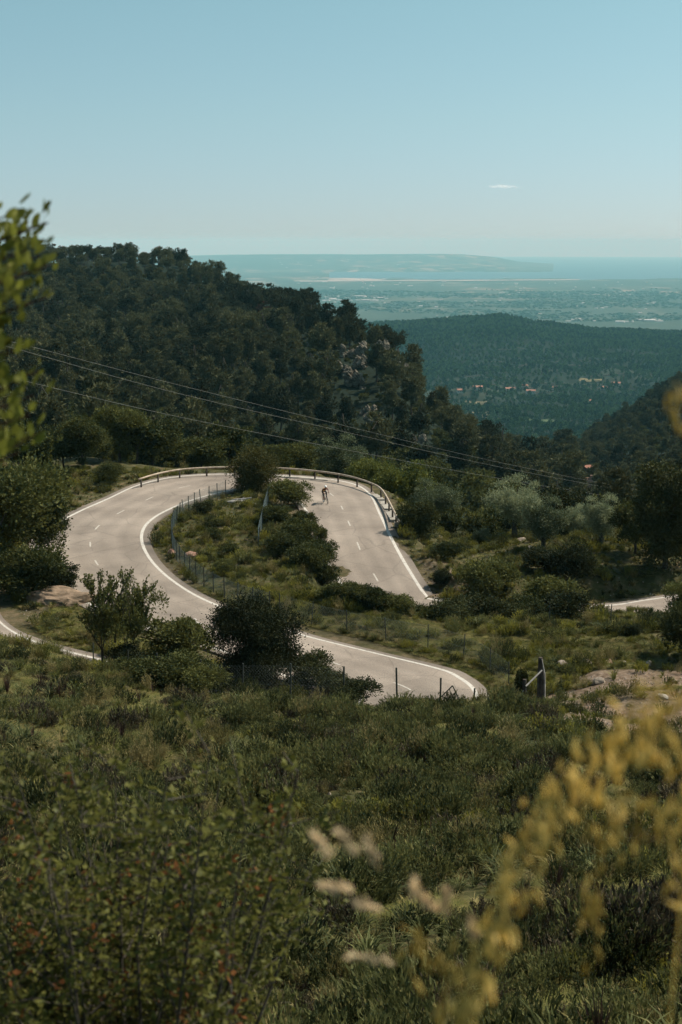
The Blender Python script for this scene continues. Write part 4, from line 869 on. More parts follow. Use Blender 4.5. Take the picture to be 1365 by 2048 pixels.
def log(pa,D,ln,rz,rad_,label,mk='greywood',tilt=.05):
    p=at(pa,D); mb=MB(); rr_=random.Random(int(pa)); pts=[Vector((ln*(t-.5),rr_.gauss(0,.05),rad_*.6+tilt*ln*(t-.5)+rr_.gauss(0,.02))) for t in(0,.25,.5,.75,1)]; mb.tube(pts,[rad_*.7,rad_,rad_*.95,rad_*.8,rad_*.5],7)
    mb.tube([pts[2],pts[2]+Vector((.15*ln,.12*ln,.12*ln))],[rad_*.5,rad_*.2],5); o=mb.build('log',M[mk],loc=tuple(p)); o.rotation_euler=(0,0,rz); tag(o,label,'log'); return o
log(1098,52.5,1.15,-.25,.11,'pale bleached log lying at the edge of the dirt patch','stone')
log(468,118,1.5,.3,.12,'grey log on the woodpile below the rusty bush'); log(480,118.5,1.7,-.2,.10,'thin crossed branch on top of the woodpile',tilt=.15); log(500,116.5,1.2,.1,.12,'short log lying right of the woodpile')
p=at(185,80.5); root=empty('marker_box',tuple(p+Vector((-.1,0,0))),'small grey and white box on a thin post left of the small tree','marker')
mb=MB(); mb.tube([(0,0,-.2),(0,0,1.2)],.03,6); mb.build('post',M['post'],root); mb=MB(); mb.box((0,0,1.45),(.45,.25,.5)); mb.build('box',M['greywood'],root); mb=MB(); mb.box((0,0,1.745),(.5,.3,.09)); mb.build('lid',M['whitewall'],root)
def mound(px,D,sz,label,seed):
    p=at(px,D); o=link('soil_mound',rock_mesh(seed,'soil',4,.28,(1,.7,.42)),loc=(p.x,p.y,p.z)); o.scale=(sz,sz,sz); tag(o,label,'mound')
mound(110,88.5,2.2,'mound of bare brown soil below the left trees',90); mound(908,90.5,.9,'small heap of reddish earth at the back of the meadow',91); mound(1035,89.6,.8,'reddish earth bank under the dark bushes',92)
# distant road sign shape by the bank bushes: two pale squares on a post
p=at(925,87.2); root=empty('marker_post',tuple(p),'thin pale marker post standing in front of the dark bank','marker'); mb=MB(); mb.tube([(0,0,-.2),(0,0,1.2)],.03,6); mb.build('post',M['greywood'],root); mb=MB(); mb.box((.1,0,1.15),(.3,.04,.12)); mb.build('plate',M['greywood'],root)
# ------------------------------------------------------------------ power cables
def cable(pix,label):
    mb=MB(); pts=[W(a,b,D) for a,b,D in pix]; pts=[Vector(t) for t in catmull([tuple(p) for p in pts],8)]; o=pts[0].copy(); mb.tube([p-o for p in pts],.008,4); tag(mb.build('power_cable',M['cable'],loc=tuple(o)),label,'cable','power cables crossing the valley')
cable([(-330,610,52),(0,678,62),(350,768,80),(700,854,100),(1000,925,125),(1303,985,150),(1560,1030,175)],'highest of the three thin power cables crossing the picture')
cable([(-330,610,50),(0,689,60),(350,785,78),(700,866,98),(1000,934,123),(1303,991,148),(1560,1036,173)],'middle of the three thin power cables, close below the highest')
cable([(-330,670,52),(0,750,62),(350,832,80),(700,901,100),(1000,957,125),(1303,1006,150),(1560,1045,175)],'lowest of the three thin power cables, set apart from the other two')
# ------------------------------------------------------------------ cyclist and bicycle
def skin_mesh(name,verts,edges,radii,mat_,parent,sub=1,rootv=0):
    me=bpy.data.meshes.new(name); me.from_pydata(verts,edges,[]); o=link(name,me); sk=o.modifiers.new('s','SKIN'); sk.use_smooth_shade=True
    for i,rr_ in enumerate(radii): v=me.skin_vertices[0].data[i]; v.radius=(rr_,rr_) if not isinstance(rr_,tuple) else rr_
    me.skin_vertices[0].data[rootv].use_root=True
    ss=o.modifiers.new('u','SUBSURF'); ss.levels=sub; ss.render_levels=sub
    dg=bpy.context.evaluated_depsgraph_get(); m2=bpy.data.meshes.new_from_object(o.evaluated_get(dg)); bpy.data.objects.remove(o); m2.name=name; m2.materials.clear()
    for a in mat_: m2.materials.append(a)
    o=link(name,m2,parent); return o
flat=lambda nm,c,rg=.6:surf(nm,c,tuple(min(1,x*1.15) for x in c),5,rg)
M['skin']=flat('skin',(.26,.13,.085)); M['jersey']=flat('jersey',(.11,.03,.02)); M['yellow']=flat('yellow_cloth',(.75,.42,.08)); M['blackc']=flat('black_cloth',(.02,.02,.022)); M['white']=flat('white_shell',(.8,.78,.74),.35); M['bikeblk']=flat('bike_black',(.015,.015,.017),.4); M['rub']=flat('tyre_rubber',(.012,.012,.012),.7); M['hair']=flat('hair',(.03,.02,.015))
cp=PL(652,1006); cp.z=float(P(cp.y))+.01; HEAD=math.radians(-158)    # bike faces -Y, slightly to the right
# bike local frame: forward = +Y, up = Z ; rotate so forward points to the camera
Rb=Euler((0,math.radians(7),math.radians(-160)),'XYZ')
bike=empty('bicycle',tuple(cp),'black racing bicycle leaning into the bend on the upper road','bicycle'); bike.rotation_euler=Rb
wr_=.34; steer=Matrix.Rotation(math.radians(8),3,'Z')
for nm,yy in(('wheel',-.49),('wheel',.51)):
    mb=MB(); mb.torus((0,0,0),wr_-.022,.018,32,6); wh=mb.build('wheel',M['rub'],bike,True); wh.name='wheel'; wh.location=(0,yy,wr_)
    mb=MB(); mb.torus((0,0,0),wr_-.05,.014,32,5)
    for k in range(14): a=k*math.pi/7; mb.tube([(0,0,0),(0,(wr_-.05)*math.cos(a),(wr_-.05)*math.sin(a))],.0025,3,False)
    mb.tube([(-.05,0,0),(.05,0,0)],.02,6); mb.build('rim',M['bikeblk'],wh)
    if yy>0: wh.rotation_euler=(0,0,math.radians(-9))
mb=MB(); bb=(0,-.06,.27); st=(0,-.22,.80); ht=(0,.36,.84); hb=(0,.41,.66); ra=(0,-.49,.34); fa=(0,.51,.34)
for a,b,r_ in((bb,st,.018),(st,ht,.018),(bb,hb,.022),(ht,hb,.02),(bb,ra,.012),(st,ra,.01),(hb,fa,.014)): mb.tube([a,b],r_,6)
mb.build('frame',M['bikeblk'],bike,True)
mb=MB(); mb.tube([(-.21,.52,.83),(-.21,.60,.90),(-.20,.47,.93),(.20,.47,.93),(.21,.60,.90),(.21,.52,.83)],.014,6); mb.tube([ht,(0,.42,.93)],.016,6); mb.build('handlebar',M['bikeblk'],bike,True)
mb=MB(); mb.tube([(0,-.36,.95),(0,-.24,.965),(0,-.08,.95)],[.075,.05,.02],8); mb.tube([st,(0,-.25,.95)],.014,6); mb.build('saddle',M['bikeblk'],bike,True)
mb=MB(); mb.tube([(.05,-.06,.27),(.05,-.14,.12),(.13,-.14,.12)],.012,5); mb.tube([(-.05,-.06,.27),(-.05,.02,.42),(-.13,.02,.42)],.012,5); mb.torus((.04,-.06,.27),.09,.008,20,4); mb.build('crank',M['bikeblk'],bike)
per=empty('person',tuple(cp),'cyclist with white helmet and orange and dark red top riding down the upper bend','person'); per.rotation_euler=Rb
hips=(0,-.24,1.02)
v=[hips,(0,-.12,1.13),(0,.02,1.25),(0,.14,1.36),(0,.20,1.44),(0,.25,1.52),   #0-5 pelvis..neck..head base
 (.17,.13,1.36),(.24,.28,1.17),(.215,.47,.985),(.21,.545,.95),                   #6-9 arm (wheel side)
 (-.17,.13,1.36),(-.24,.28,1.17),(-.215,.47,.985),(-.21,.545,.95),               #10-13
 (.10,-.22,.98),(.115,.06,.74),(.11,-.09,.42),(.13,-.14,.20),(.13,.0,.13),      #14-18 leg down
 (-.10,-.22,.98),(-.115,.16,.93),(-.11,.05,.60),(-.13,-.02,.48),(-.13,.12,.44)] #19-23 leg up
e=[(0,1),(1,2),(2,3),(3,4),(4,5),(3,6),(6,7),(7,8),(8,9),(3,10),(10,11),(11,12),(12,13),(0,14),(14,15),(15,16),(16,17),(17,18),(0,19),(19,20),(20,21),(21,22),(22,23)]
rd=[(.15,.12),(.14,.10),(.15,.11),(.15,.11),(.065,.065),(.06,.06),.062,.044,.032,.028,.062,.044,.032,.028,.098,.068,.05,.034,.03,.098,.068,.05,.034,.03]
T=lambda p:(p[0],p[1]+(p[2]-1.02)*.42,1.02+(p[2]-1.02)*.72)
for k in (1,2,3,4,5,6,10): v[k]=T(v[k])
nf=len(v)
# fingers wrapped round the bar, thumb on the inner side
for sg,wi in((1,9),(-1,13)):
    w0=Vector(v[wi])
    for k in range(4):
        a=w0+Vector((sg*(.022-.015*k),.03,.0)); b=a+Vector((0,.028,-.012)); c=b+Vector((0,-.005,-.030+.003*k)); i=len(v); v+=[tuple(a),tuple(b),tuple(c)]; e+=[(wi,i),(i,i+1),(i+1,i+2)]; rd+=[.010,.009,.008]
    a=w0+Vector((-sg*.03,.01,-.01)); b=a+Vector((-sg*.012,.025,-.015)); i=len(v); v+=[tuple(a),tuple(b)]; e+=[(wi,i),(i,i+1)]; rd+=[.011,.009]
body=skin_mesh('body',v,e,rd,[M['skin'],M['jersey'],M['blackc'],M['white']],per,1)
me=body.data
for p_ in me.polygons:
    c=p_.center; mi=0
    arm=abs(c.x)>.19 and c.z>.9 and c.y>.1
    if c.z>1.0 and not(abs(c.x)>.19 and c.y>.36) and c.z<1.29: mi=1
    if c.z<=1.06 and c.z>.62 and c.y<.30 and not(arm): mi=2
    if c.z<.24 or (c.x<-.05 and c.z<.50 and c.y>.0): mi=3
    p_.material_index=mi
# head
bm=bmesh.new(); bmesh.ops.create_uvsphere(bm,u_segments=20,v_segments=14,radius=1)
for vv in bm.verts:
    x_,y_,z_=vv.co; w_=.075*(1-.22*max(0,-z_)); vv.co=(x_*w_,y_*.095*(1-.1*max(0,-z_)),z_*.118)
    if y_>.85 and abs(x_)<.3 and -.45<z_<.05: vv.co.y+=.022
me=bpy.data.meshes.new('head'); bm.to_mesh(me); bm.free(); me.materials.append(M['skin']); 
for p_ in me.polygons: p_.use_smooth=True
hd=link('head',me,per,(0,.51,1.445)); hd.rotation_euler=(math.radians(-12),0,0)
mb=MB(); mb.tube([(-.045,.086,.012),(.045,.086,.012)],.017,6); mb.build('sunglasses',M['bikeblk'],hd)
mb=MB(); mb.tube([(-.022,.088,-.062),(.022,.088,-.062)],.006,5); mb.build('mouth',M['jersey'],hd)
mb=MB(); mb.tube([(-.078,0,.0),(-.078,0,-.045)],.014,5); mb.tube([(.078,0,.0),(.078,0,-.045)],.014,5); mb.build('ear',M['skin'],hd)
bm=bmesh.new(); bmesh.ops.create_uvsphere(bm,u_segments=20,v_segments=12,radius=1)
for vv in bm.verts: x_,y_,z_=vv.co; vv.co=(x_*.098,y_*.135,max(z_,-.12)*.105)
me=bpy.data.meshes.new('helmet'); bm.to_mesh(me); bm.free(); me.materials.append(M['white']); hl=link('helmet',me,per,(0,.49,1.50)); hl.rotation_euler=(math.radians(-14),0,0)
v=[(0,-.16,1.10),(0,-.03,1.215),(0,.07,1.31),(.19,.12,1.365),(-.19,.12,1.365)]
vs=skin_mesh('vest',[T(p) for p in((.03,-.17,1.10),(.04,-.06,1.22),(.05,.05,1.31),(.13,.09,1.37))],[(0,1),(1,2),(2,3)],[(.165,.125),(.175,.13),(.175,.13),(.12,.10)],[M['yellow']],per,1)
# ------------------------------------------------------------------ houses in the valley and buildings on the plain
def house(w_,d_,h_,wallm,roofm,label,loc,rz=0,group=None,nwin=3,cat='house'):
    root=empty('house',loc,label,cat,group,rz); mb=MB(); mb.box((0,0,h_/2-1),(w_,d_,h_+2)); mb.build('wall',M[wallm],root)
    mb=MB(); e_=.5; mb.add([(-w_/2-e_,-d_/2-e_,h_),(w_/2+e_,-d_/2-e_,h_),(w_/2+e_,d_/2+e_,h_),(-w_/2-e_,d_/2+e_,h_),(-w_/2-e_,0,h_+d_*.24),(w_/2+e_,0,h_+d_*.24),(-w_/2-e_,-d_/2-e_,h_-.25),(w_/2+e_,-d_/2-e_,h_-.25),(w_/2+e_,d_/2+e_,h_-.25),(-w_/2-e_,d_/2+e_,h_-.25)],[(0,1,5,4),(2,3,4,5),(0,4,3),(1,2,5),(6,7,1,0),(7,8,2,1),(8,9,3,2),(9,6,0,3),(9,8,7,6)]); mb.build('roof',M[roofm],root)
    w0=None
    for k in range(nwin):
        x_=-w_/2+w_*(k+.5)/nwin
        if w0 is None: mb=MB(); mb.box((0,0,0),(1.1,.12,1.5)); w0=mb.build('window',M['window'],root); w0.location=(x_,-d_/2-.03,h_*.55)
        else: c=w0.copy(); col.objects.link(c); c.location=(x_,-d_/2-.03,h_*.55)
    return root
for i,(a,b,w_,h_,wm,lab) in enumerate([(955,780,17,5,'wall','red roofed farmhouse at the left end of the row of valley houses'),(1018,783,20,5,'wall','long red roofed house second in the valley row'),(1062,790,15,7,'whitewall','white house with a red roof in the middle of the valley row'),(1050,777,9,5,'wall','small red roofed house above the white house'),(1106,779,11,4,'wall','small pale house at the right end of the valley row'),(1232,772,15,5,'wall','orange roofed house at the foot of the terraces on the right'),(1208,778,9,3,'whitewall','small pale building left of the orange roofed house'),(920,785,9,4,'wall','small house at the far left edge of the valley, by the dark ridge'),(1035,718,10,3,'whitewall','pale hut high on the terraced hillside'),(1178,805,9,3,'wall','small red roofed hut among trees in the lower valley')]):
    p=ground(a,b,1300,3400); house(w_,9,h_,wm,'roof',lab,tuple(p),random.uniform(-.4,.4))
p=ground(1175,962,220,900); p.z+=3.0; k_=20*p.y/2845; print('lone',p); house(k_*.9,k_*.8,1.6,'stone','roof','small house with an orange roof alone in the dark wood on the right',tuple(p),.5,nwin=2)
p=ground(1163,984,200,900); p.z+=2.5; mb=MB(); rr_=random.Random(2)
for k in range(9): mb.box((k*.75-3,k*.25,rr_.uniform(-.4,.2)+k*.12),(.7,.5,rr_.uniform(.9,2.2)),Matrix.Rotation(rr_.uniform(-.4,.4),3,'Z'))
tag(mb.build('ruined_wall',M['redstone'],loc=tuple(p)),'short stretch of pale ruined wall below the lone orange roofed house','wall')
# terrace walls on the mid hill: long low dry-stone walls
for i in range(26):
    a=random.uniform(930,1250); b=random.uniform(690,790); p=ground(a,b,1400,3350); ln=random.uniform(30,80); mb=MB(); x0=-ln/2; 
    while x0<ln/2:
        d_=random.uniform(4,9); zz=float(H(p.x+x0,p.y)[0])-p.z; mb.box((x0+d_/2,math.sin(x0*.05)*4,zz+.8),(d_*.97,1.2,random.uniform(2.2,3.2))); x0+=d_
    tag(mb.build('terrace_wall',M['stone'],loc=tuple(p)),'long low dry stone terrace wall on the hazy hillside above the valley houses','wall','terrace walls on the middle hill')
# meadow clearings in the valley as field sheets
for i,(pts,mk) in enumerate([([(1040,893),(1085,890),(1092,903),(1050,905)],'soil'),([(935,825),(985,828),(980,838),(930,836)],'dryfield'),([(925,800),(975,803),(970,812),(925,810)],'dryfield'),([(1155,757),(1205,758),(1202,765),(1160,764)],'dryfield'),([(1030,838),(1110,842),(1100,852),(1040,850)],'greenfield')]):
    if mk not in M: M[mk]=surf(mk,(.12,.10,.045) if mk=='dryfield' else (.045,.075,.03),(.22,.18,.09) if mk=='dryfield' else (.09,.12,.05),.05,.95)
    c=[ground(a,b,1350,3300) for a,b in pts]; V=[]; n_=8
    for u_ in range(n_+1):
        for v_ in range(n_+1):
            a=c[0].lerp(c[1],u_/n_); b=c[3].lerp(c[2],u_/n_); p=a.lerp(b,v_/n_); V.append((p.x,p.y,float(H(p.x,p.y)[0])+1.2))
    Fq=np.array([(u_*(n_+1)+v_,(u_+1)*(n_+1)+v_,(u_+1)*(n_+1)+v_+1,u_*(n_+1)+v_+1) for u_ in range(n_) for v_ in range(n_)])
    tag(link('field',fast_mesh('field',np.array(V),Fq,M[mk],smooth=True)),kind='structure')
# plain buildings: sheds and blocks (shared meshes)
def shed_mesh(w_,d_,h_):
    a=MB(); a.box((0,0,h_/2),(w_,d_,h_)); b=MB(); b.add([(-w_/2-1,-d_/2-1,h_),(w_/2+1,-d_/2-1,h_),(w_/2+1,d_/2+1,h_),(-w_/2-1,d_/2+1,h_),(-w_/2,0,h_+3),(w_/2,0,h_+3)],[(0,1,5,4),(2,3,4,5),(0,4,3),(1,2,5)]); return a.mesh('shed_wall',M['whitewall']),b.mesh('shed_roof',M['whitewall'])
SH=[shed_mesh(60,40,9),shed_mesh(110,60,11),shed_mesh(26,16,8),shed_mesh(160,50,12)]
def plainpt(px,py):
    e_=elev(py); D=10000.
    for _ in range(30): D=(-400-D*D/14.8e6)/e_
    X_=(px-CX)/2845*1.045*D; X_=W(px,py,D).x; return Vector((X_,D,float(H(X_,D)[0])))
rr_=random.Random(9)
def sheds(n,pa,pb,ya,yb,kinds,label,group):
    for _ in range(n):
        p=plainpt(rr_.uniform(pa,pb),rr_.uniform(ya,yb)); k=rr_.choice(kinds); root=empty('building',tuple(p),label,'building',group,rr_.uniform(-.5,.5),rr_.uniform(.45,.9)); link('wall',SH[k][0],root); link('roof',SH[k][1],root)
sheds(30,622,780,594,603,[0,1,2],'pale warehouse in the industrial strip just above the dark ridge','industrial strip on the plain')
sheds(22,1130,1360,642,648,[2,2,0],'pale shed in the strip beyond the middle hill on the right','sheds beyond the middle hill')
sheds(34,640,1365,600,640,[2],'tiny white house scattered on the wooded part of the plain','houses scattered on the plain')
sheds(40,560,1200,555,578,[2,2,0],'pale airport or town building near the runway','buildings around the airport')
sheds(36,1000,1365,565,600,[2],'pale building among the brown fields near the coast','buildings in the coastal fields')
sheds(26,560,860,535,552,[2,0],'pale building along the far bay shore','buildings along the bay')
# runway and apron
def sheet(name,px,mk,dz=6):
    V=[plainpt(a,b)+Vector((0,0,dz)) for a,b in px]; tag(link(name,fast_mesh(name,np.array([tuple(v_) for v_ in V]),[tuple(range(len(V)))],M[mk])),kind='structure')
sheet('runway',[(600,564.5),(900,563),(1160,561.3),(1160,559.6),(900,561),(600,562)],'runway')
sheet('apron',[(655,561.8),(760,561.5),(780,559.5),(690,556.5),(660,557)],'runway')
# small cloud, high and far behind the haze
m,n=mat('cloud'); l=n.links.new; tcn=nd(n,'ShaderNodeTexCoord'); no=nd(n,'ShaderNodeTexNoise'); no.inputs['Scale'].default_value=1.6; no.inputs['Detail'].default_value=6; no.inputs['Roughness'].default_value=.65; l(tcn.outputs['Object'],no.inputs[0])
mr=nd(n,'ShaderNodeMapRange'); l(no.outputs[0],mr.inputs[0]); mr.inputs[1].default_value=.36; mr.inputs[2].default_value=.66; mr.inputs[3].default_value=0; mr.inputs[4].default_value=.15
df=nd(n,'ShaderNodeBsdfTranslucent'); df.inputs[0].default_value=(.95,.93,.91,1); tp=nd(n,'ShaderNodeBsdfTransparent'); ms=nd(n,'ShaderNodeMixShader'); l(mr.outputs[0],ms.inputs[0]); l(tp.outputs[0],ms.inputs[1]); l(df.outputs[0],ms.inputs[2]); o=nd(n,'ShaderNodeOutputMaterial'); l(ms.outputs[0],o.inputs[0])
bm=bmesh.new()
_r=random.Random(8)
for k in range(16):
    t=_r.uniform(-1,1); bmesh.ops.create_icosphere(bm,subdivisions=2,radius=_r.uniform(.22,.42)*(1.15-abs(t)*.75),matrix=Matrix.Translation((t*1.4+_r.gauss(0,.1),_r.gauss(0,.5),_r.gauss(0,.22)*(1.1-abs(t))-.12*t)))
me=bpy.data.meshes.new('cloud'); bm.to_mesh(me); bm.free(); me.materials.append(m); cl=link('cloud',me,loc=tuple(W(1008,374,38000))); cl.scale=(300,500,110); tag(cl,'small thin white cloud low in the sky on the right','cloud')
# ------------------------------------------------------------------ foreground plants close to the lens
def fg_branch():
    r=random.Random(12); base=Vector((-1.15,3.1,0)); base.z=float(H(-1.15,3.1)[0]); root=empty('leafy_shrub',tuple(base),'tall shrub with glossy yellow green leaves reaching in from the left edge','shrub')
    mb=MB(); C=[];N_=[]
    stem=[Vector((0,0,-.2)),Vector((.05,0,1.0)),Vector((0,.02,2.0)),Vector((.10,0,2.9)),Vector((.18,0,3.35))]
    mb.tube(stem,[.03,.025,.02,.014,.006],6)
    targets=[(20,430),(70,450),(98,445),(40,480),(80,510),(100,530),(30,545),(60,570),(95,595),(20,600),(5,450),(10,510),(55,500),(15,640),(60,690),(20,700),(80,742),(40,765),(15,800),(70,790),(60,830),(20,850),(85,865),(50,885),(5,880),(-40,500),(-40,600),(-50,750),(-40,450),(-60,850),(40,905),(0,930)]
    for a,b in targets:
        e_=W(a,b,3.0+r.uniform(-.15,.25))-base; s_=e_+Vector((-.28-r.random()*.1,0,-.18)); m_=(s_+e_)/2+Vector((0,0,.03)); mb.tube([s_,m_,e_],[.006,.004,.0015],4,False)
        q0=Vector((.05,0,min(max(s_.z-.2,.5),3.2))); mb.tube([q0,(q0+s_)/2,s_],[.01,.008,.006],4,False)
        nl=46 if b<640 else 34
        for k in range(nl):
            t=k/nl*.75+.25; p=s_.lerp(e_,t); dd=(e_-s_).normalized(); a_=k*2.4; sd_=Vector((math.cos(a_)*.7,math.sin(a_)*.7,.5+r.random()*.5)); C.append(p+sd_*.018+Vector((r.gauss(0,.014),r.gauss(0,.02),r.gauss(0,.014)))); N_.append(dd*.6+sd_)
    mb.build('stem',M['brownstem'],root); C=np.array([tuple(c) for c in C]); N_=np.array([tuple(c) for c in N_]); sz=rng.uniform(.020,.040,len(C))
    N_/=np.linalg.norm(N_,axis=1)[:,None]; S_=np.cross(N_,rng.normal(size=N_.shape)); S_/=np.linalg.norm(S_,axis=1)[:,None]
    V=[];o_=[]
    for t,wf in((0,.0),(.25,.42),(.6,.5),(.85,.28),(1,0)):
        V.append(C+N_*(t*sz)[:,None]-S_*(wf*sz*.55)[:,None]); V.append(C+N_*(t*sz)[:,None]+S_*(wf*sz*.55)[:,None])
    V=np.stack(V,1).reshape(-1,3); b_=np.arange(len(C))[:,None]*10; Fq=np.concatenate([b_+np.array([[2*k,2*k+1,2*k+3,2*k+2]]) for k in range(4)],0)
    link('leaves',fast_mesh('fg_leaves',V,Fq,M['fg']),root)
fg_branch()
def mastic():
    r=random.Random(3); rg=np.random.default_rng(4); base=Vector((-.75,4.6,0)); base.z=float(H(base.x,base.y)[0]); root=empty('mastic_shrub',tuple(base),'large dark shrub with reddish tips filling the lower left corner','shrub')
    mb=MB(); tips=[]
    pix=[(30,1540),(90,1500),(150,1560),(230,1530),(300,1580),(340,1530),(420,1500),(440,1560),(500,1590),(600,1530),(590,1640),(520,1680),(640,1680),(560,1740),(40,1640),(120,1660),(200,1650),(280,1680),(380,1650),(450,1700),(20,1750),(100,1780),(190,1760),(280,1790),(370,1760),(470,1800),(540,1830),(60,1880),(150,1870),(250,1890),(350,1860),(440,1900),(20,1960),(110,1980),(210,1960),(310,1990),(400,1960),(470,1990),(80,2050),(200,2060),(320,2060),(-60,1600),(-60,1800),(-60,2000),(50,1710),(150,1720),(240,1710),(330,1720),(60,1820),(0,1900),(160,1930),(260,1830)]
    for a,b in pix: tips.append(W(a,b,r.uniform(4.0,5.3))-base)
    C=[];N_=[];red=[]
    for t in tips:
        s_=Vector((t.x*.35,t.y*.35,max(.1,t.z*.35))); m_=(s_+t)/2+Vector((r.gauss(0,.05),r.gauss(0,.05),.05)); mb.tube([Vector((0,0,-.1)),s_,m_,t],[.014,.010,.005,.0015],5,False)
        for _ in range(17):
            q_=s_.lerp(t,r.uniform(.35,1)); d=Vector((r.gauss(0,1),r.gauss(0,.8),r.gauss(.5,.7))).normalized(); ln=r.uniform(.10,.28); mb.tube([q_,q_+d*ln],[.003,.001],3,False)
            rd_=r.random()<.08
            for _ in range(20): u_=r.uniform(.1,1.05); p=q_+d*ln*u_+Vector((r.gauss(0,.02),r.gauss(0,.02),r.gauss(0,.02))); C.append(p); N_.append(d*.5+Vector((r.gauss(0,.8),r.gauss(0,.8),r.gauss(0,.6)))); red.append(rd_ and u_>.45)
    mb.build('branches',M['bark'],root,True); C=np.array([tuple(c) for c in C]); N_=np.array([tuple(c) for c in N_]); red=np.array(red)
    sz=rg.uniform(.022,.042,len(C))
    V,Fq=leaves(C[~red],N_[~red],sz[~red],sz[~red]*.5); link('leaves',fast_mesh('mastic_leaves',V,Fq,M['lent']),root)
    V,Fq=leaves(C[red],N_[red],sz[red]*.9,sz[red]*.45); link('red_tips',fast_mesh('mastic_tips',V,Fq,M['lentred']),root)
mastic()
def spikelets(C,D_,ln,rad_,n=7):
    """spindle bodies"""
    V=[];Fc=[]; m_=5
    for c,d,l_ in zip(C,D_,ln):
        d=Vector(d).normalized(); a=d.orthogonal().normalized(); b=d.cross(a); o_=len(V)
        pr=[(0,.02),(.2,.7),(.5,1),(.8,.6),(1,.05)]
        for t,w_ in pr:
            for k in range(m_): an=2*math.pi*k/m_; V.append(tuple(Vector(c)+d*l_*t+(a*math.cos(an)+b*math.sin(an))*rad_*w_))
        for i in range(4):
            for k in range(m_): Fc.append((o_+i*m_+k,o_+i*m_+(k+1)%m_,o_+(i+1)*m_+(k+1)%m_,o_+(i+1)*m_+k))
    return np.array(V),np.array(Fc)
def plume(path,D,label,seed,dens=1.,droop=1.):
    r=random.Random(seed); pts=[W(a,b,D+k*.02) for k,(a,b) in enumerate(path)]
    gx=pts[0].x; gy=D-.05; base=Vector((gx-.05,gy,float(H(gx-.05,gy)[0]))); root=empty('grass_plume',tuple(base),label,'grass','flowering grass stems close to the lens')
    pp=[Vector((0,0,-.05)),(pts[0]-base)*.5+Vector((-.02,0,0))]+[p-base for p in pts]; pp=[Vector(t) for t in catmull([tuple(p) for p in pp],6)]
    mb=MB(); mb.tube(pp,[.0013*(1-.7*i/len(pp)) for i in range(len(pp))],5,False); mb.build('stem',M['plume'],root)
    C=[];Dn=[];ln=[]; top=pp[int(len(pp)*.30):]
    for i in range(int(135*dens)):
        t=r.random()*(len(top)-1.01); k=int(t); q_=top[k].lerp(top[k+1],t-k); off=Vector((r.gauss(0,.009),r.gauss(0,.010),-abs(r.gauss(0,.024))*droop)); C.append(tuple(q_+off)); Dn.append((r.gauss(0,.35),r.gauss(0,.3),-1 if r.random()<.75 else .6)); ln.append(r.uniform(.012,.026))
    V,Fq=spikelets(C,Dn,ln,.0023); link('sprays',fast_mesh('sprays',V,Fq,M['plume'],smooth=True),root)
plume([(880,2080),(930,1960),(985,1860),(1010,1770),(1040,1690),(1090,1610),(1150,1530),(1215,1470)],1.15,'long yellow plume rising from the bottom edge towards the right',1,1.2)
plume([(1440,2050),(1400,1850),(1330,1650),(1250,1590),(1205,1640),(1195,1740),(1185,1840)],1.2,'yellow stem arching over and hanging down right of the longest plume',2,.55)
plume([(1440,1750),(1400,1600),(1340,1480),(1290,1400),(1250,1430),(1215,1480)],1.15,'golden tuft arching over the bare gravel near the right edge',3,.55)
plume([(1460,1650),(1430,1500),(1400,1430),(1360,1400),(1310,1370),(1270,1360)],1.1,'topmost golden tuft leaning in from the right edge',4,.4)
plume([(900,2120),(930,2020),(900,1940),(850,1880),(800,1850)],1.2,'short drooping yellow plume near the bottom centre',5,.22)
plume([(1420,1200),(1405,1000),(1385,860),(1370,790),(1350,765)],1.3,'single golden stem tip showing at the right edge beside the far hill',6,.22,.3)
heads=[((628,1672),(668,1712)),((680,1668),(716,1708)),((735,1680),(760,1738)),((645,1772),(705,1778)),((715,1805),(765,1822)),((893,1785),(893,1828)),((850,1800),(875,1822)),((945,1840),(950,1885)),((700,1912),(790,1924)),((828,1770),(836,1800))]
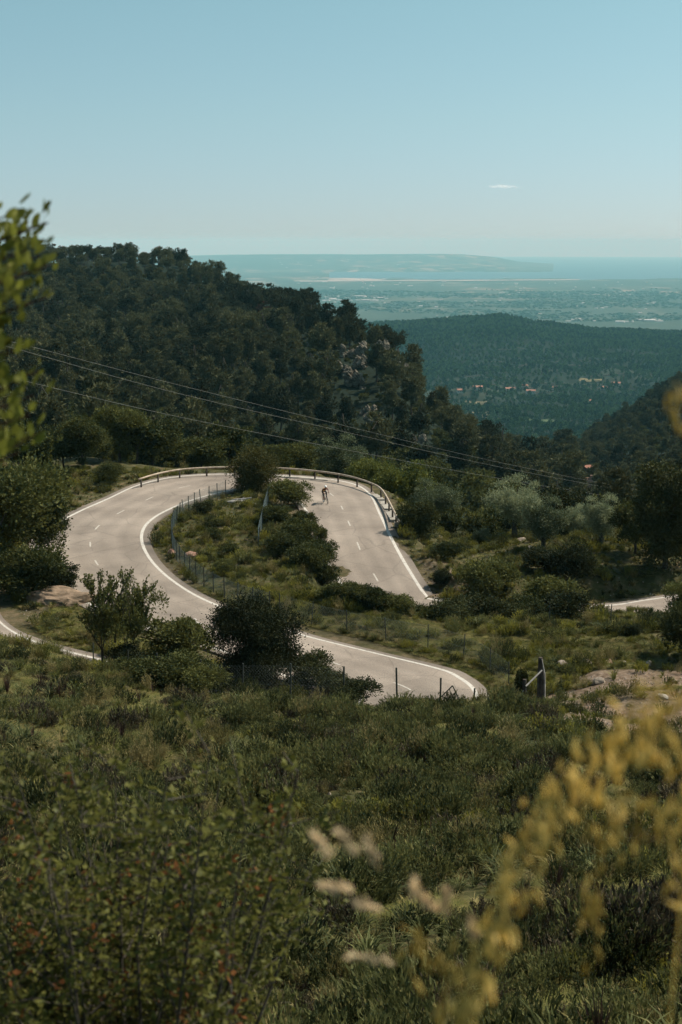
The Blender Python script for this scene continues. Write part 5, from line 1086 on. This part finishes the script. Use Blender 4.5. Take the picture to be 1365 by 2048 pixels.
hl_=['beige fuzzy seedhead, leftmost of the upper row','beige seedhead next to the leftmost, tilted down right','pale seedhead standing nearly upright, right end of the upper row','long horizontal beige seedhead below the upper row','short blurred seedhead right of the long horizontal one','brightest pinkish round seedhead near the bottom centre','dim seedhead just left of the brightest one','pale seedhead low beside the yellow plume','long horizontal seedhead, lowest of all','faint small seedhead above the brightest one']
for i,((a,b),lab) in enumerate(zip(heads,hl_)):
    D=1.35+.05*(i%3); p0=W(*a,D); p1=W(*b,D); gx=(p0.x+p1.x)/2+.12; base=Vector((gx,D+.1,float(H(gx,D+.1)[0]))); root=empty('grass_seedhead',tuple(base),lab,'seedhead','fuzzy seedheads close to the lens')
    mb=MB(); mb.tube([Vector((0,0,-.03)),(p1-base)*.6+Vector((.02,0,0)),p1-base],[.0008,.0006,.0005],4,False); mb.build('stalk',M['grass'],root)
    rr2=random.Random(i); C=[];Dn=[];ln=[]; ax=(p0-p1)
    for _ in range(46): t=rr2.random(); C.append(tuple(p1-base+ax*t+Vector((rr2.gauss(0,.0016),rr2.gauss(0,.0016),rr2.gauss(0,.0016))))); Dn.append(tuple(ax.normalized()+Vector((rr2.gauss(0,.5),rr2.gauss(0,.5),rr2.gauss(0,.5))))); ln.append(.009)
    V,Fq=spikelets(C,Dn,ln,.0012); link('head',fast_mesh('seedhead',V,Fq,M['seed'],smooth=True),root)
# ------------------------------------------------------------------ haze
for o_ in [k for k in prot.values() if k not in used]:
    for c_ in KIDS[o_]: bpy.data.objects.remove(c_)
    bpy.data.objects.remove(o_)
m,n=mat('haze_air'); l=n.links.new; pv=nd(n,'ShaderNodeVolumePrincipled'); pv.inputs['Color'].default_value=(.36,.88,.96,1); pv.inputs['Absorption Color'].default_value=(.70,.85,1,1); pv.inputs['Density'].default_value=5.2e-5; pv.inputs['Anisotropy'].default_value=.0; o=nd(n,'ShaderNodeOutputMaterial'); l(pv.outputs[0],o.inputs['Volume'])
mb=MB(); zt=70; zb=-1300; mb.box((0,0,(zt+zb)/2),(230000,230000,zt-zb)); hz_=mb.build('haze',m); tag(hz_,kind='stuff')
